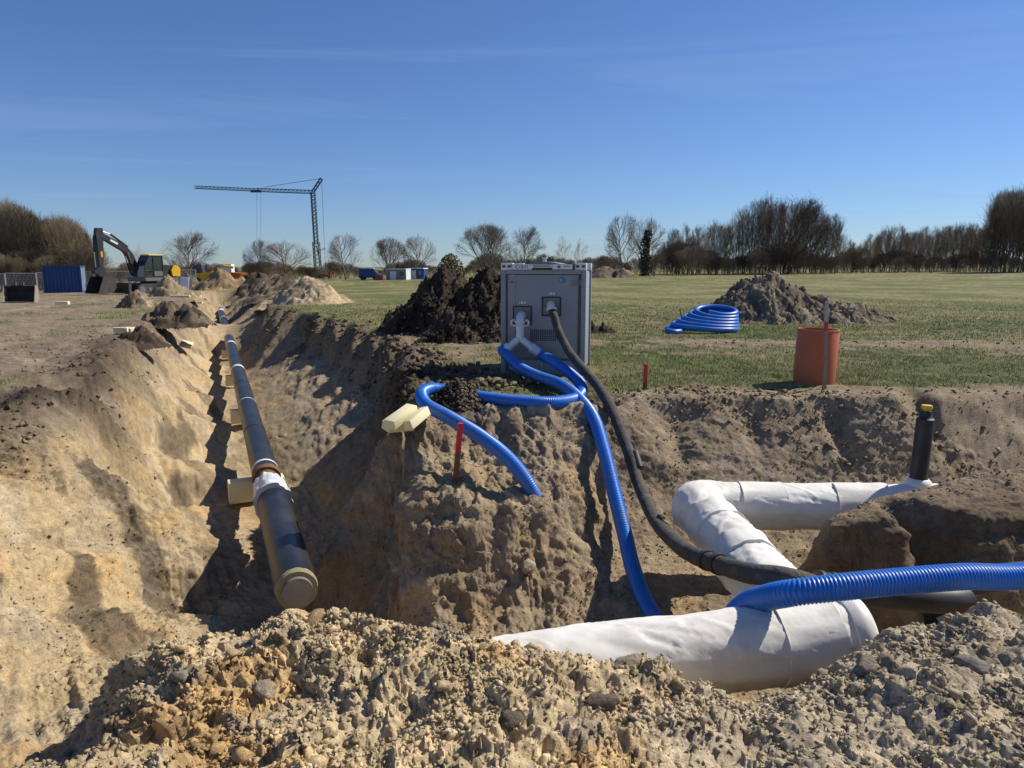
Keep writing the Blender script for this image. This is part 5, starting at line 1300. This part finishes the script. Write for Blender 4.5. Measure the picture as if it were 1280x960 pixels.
for q in (397, 401, 413): MB().box(cpt(q, 343.5), (.62 if q < 410 else .55, 2.2, 1.5)).build("ballast_block", M_CRED, cr)

# ------------------------------------------------------------------ huts and machines on the far site
M_HUTW = mat_plain("hut_white", (.72, .73, .74), .5, var=.04, scale=1)
M_HUTG = mat_plain("hut_grey", (.22, .225, .24), .6, var=.06, scale=1)
def site_hut(px0, px1, ptop, pb, Y, wall, roof, label, side=None):
    x0, _, z1 = PY(px0, ptop, Y); x1, _, z0 = PY(px1, pb, Y)
    w, h = x1 - x0, z1 - z0
    e = empty("site_hut", ((x0 + x1) / 2, Y, z0), R(-8), label, "hut")
    MB().box((0, 1.3, h * .47), (w, 2.6, h * .94)).build("wall", wall, e)
    if side: MB().box((w / 2 + .012, 1.3, h * .47), (.02, 2.5, h * .92)).build("end_wall", side, e)
    MB().prism([(-w / 2 - .08, h * .94), (w / 2 + .08, h * .94), (w / 2 - .05, h), (-w / 2 + .05, h)], -.08, 2.68).build("roof", roof, e)
    MB().box((-w * .15, -.012, h * .42), (w * .3, .02, h * .75)).build("door", roof if wall is not M_HUTW else M_HUTG, e)
    MB().box((w * .28, -.012, h * .58), (w * .2, .02, h * .3)).build("window", M_GLASS, e)
    return e
site_hut(482, 508, 336, 351, 108, M_HUTG, M_HUTW, "light grey site hut with white roof on the far meadow", M_HUTW)
site_hut(510, 530, 335, 349.5, 112, M_CONT, M_HUTW, "blue site hut peeping out left of the dark humus heap", M_CONT)
x, y, _ = PY(462, 350, 112)
vn = empty("parked_van", (x, y, float(tilt(np.array([x]), np.array([y]))[0])), R(0), "small blue and white van parked left of the grey site hut", "van")
MB().prism([(-1.5, .35), (1.7, .35), (1.7, .95), (1.2, 1.15), (.8, 1.75), (-1.5, 1.8)], -.8, .8).build("body", M_CONT, vn)
MB().prism([(.75, 1.2), (1.15, 1.15), (.8, 1.68), (.7, 1.7)], -.82, .82).build("windscreen", M_GLASS, vn)
MB().box((.15, 0, 1.78), (1.2, 1.5, .1)).build("roof", M_HUTW, vn)
for q in (-.95, 1.0):
    for s in (-.8, .8): MB().tube([(q, s - .1, .33), (q, s + .1, .33)], .33, 14).build("wheel", M_MACH, vn)
x, y, _ = PY(474, 351, 108)
ba = empty("barrier", (x, y, float(tilt(np.array([x]), np.array([y]))[0])), 0, "low red barrier between the van and the grey hut", "barrier")
MB().prism([(-.6, .0), (.6, .0), (.45, .7), (-.5, .95)], -.2, .2).build("panel", M_CRED, ba)
# second digger, yellow, beyond the ochre heap
x, y, _ = PY(258, 352, 92)
dg = empty("wheel_loader", (x, y, float(tilt(np.array([x]), np.array([y]))[0])), R(10), "yellow digger mostly hidden behind the ochre heap", "digger")
MB().prism([(-1.2, .7), (1.5, .7), (1.6, 1.5), (.9, 1.8), (-1.2, 1.5)], -.9, .9).build("body", M_MYEL, dg)
MB().prism([(-1.4, 1.5), (-.2, 1.5), (-.3, 2.6), (-1.3, 2.6)], -.7, .7).build("cab", M_GLASS, dg)
MB().tube([(1.0, 0, 1.5), (2.2, 0, 2.5), (3.4, 0, 2.3)], .18, 6).build("arm", M_MYEL, dg)
for q in (-1.0, 1.0):
    for s in (-.9, .9): MB().tube([(q, s - .2, .55), (q, s + .2, .55)], .55, 16).build("wheel", M_MACH, dg)
x, y, _ = PY(302, 351, 96)
dm = empty("dumper", (x, y, float(tilt(np.array([x]), np.array([y]))[0])), R(-15), "small orange dumper between the earth mounds at the far site", "dumper")
MB().prism([(-1.1, .8), (.2, .8), (.5, 1.5), (-1.3, 1.6)], -.7, .7).build("skip", mat_plain("dumper_orange", (.5, .13, .03), .5), dm)
MB().prism([(.3, .6), (1.4, .6), (1.4, 1.2), (.5, 1.2)], -.6, .6).build("engine_cover", M_MACH, dm)
for q in (-.7, .9):
    for s in (-.7, .7): MB().tube([(q, s - .15, .45), (q, s + .15, .45)], .45, 14).build("wheel", M_MACH, dm)
x, y, _ = PY(285, 346, 104)
o = MB().box((0, 0, 1.5), (1.6, 1.2, 2.6), bev=.03).build("site_toilet", M_HUTW, None, True); o.location = (x, y, float(tilt(np.array([x]), np.array([y]))[0])); tag(o, "white cabin top showing behind the ochre heap", "cabin")
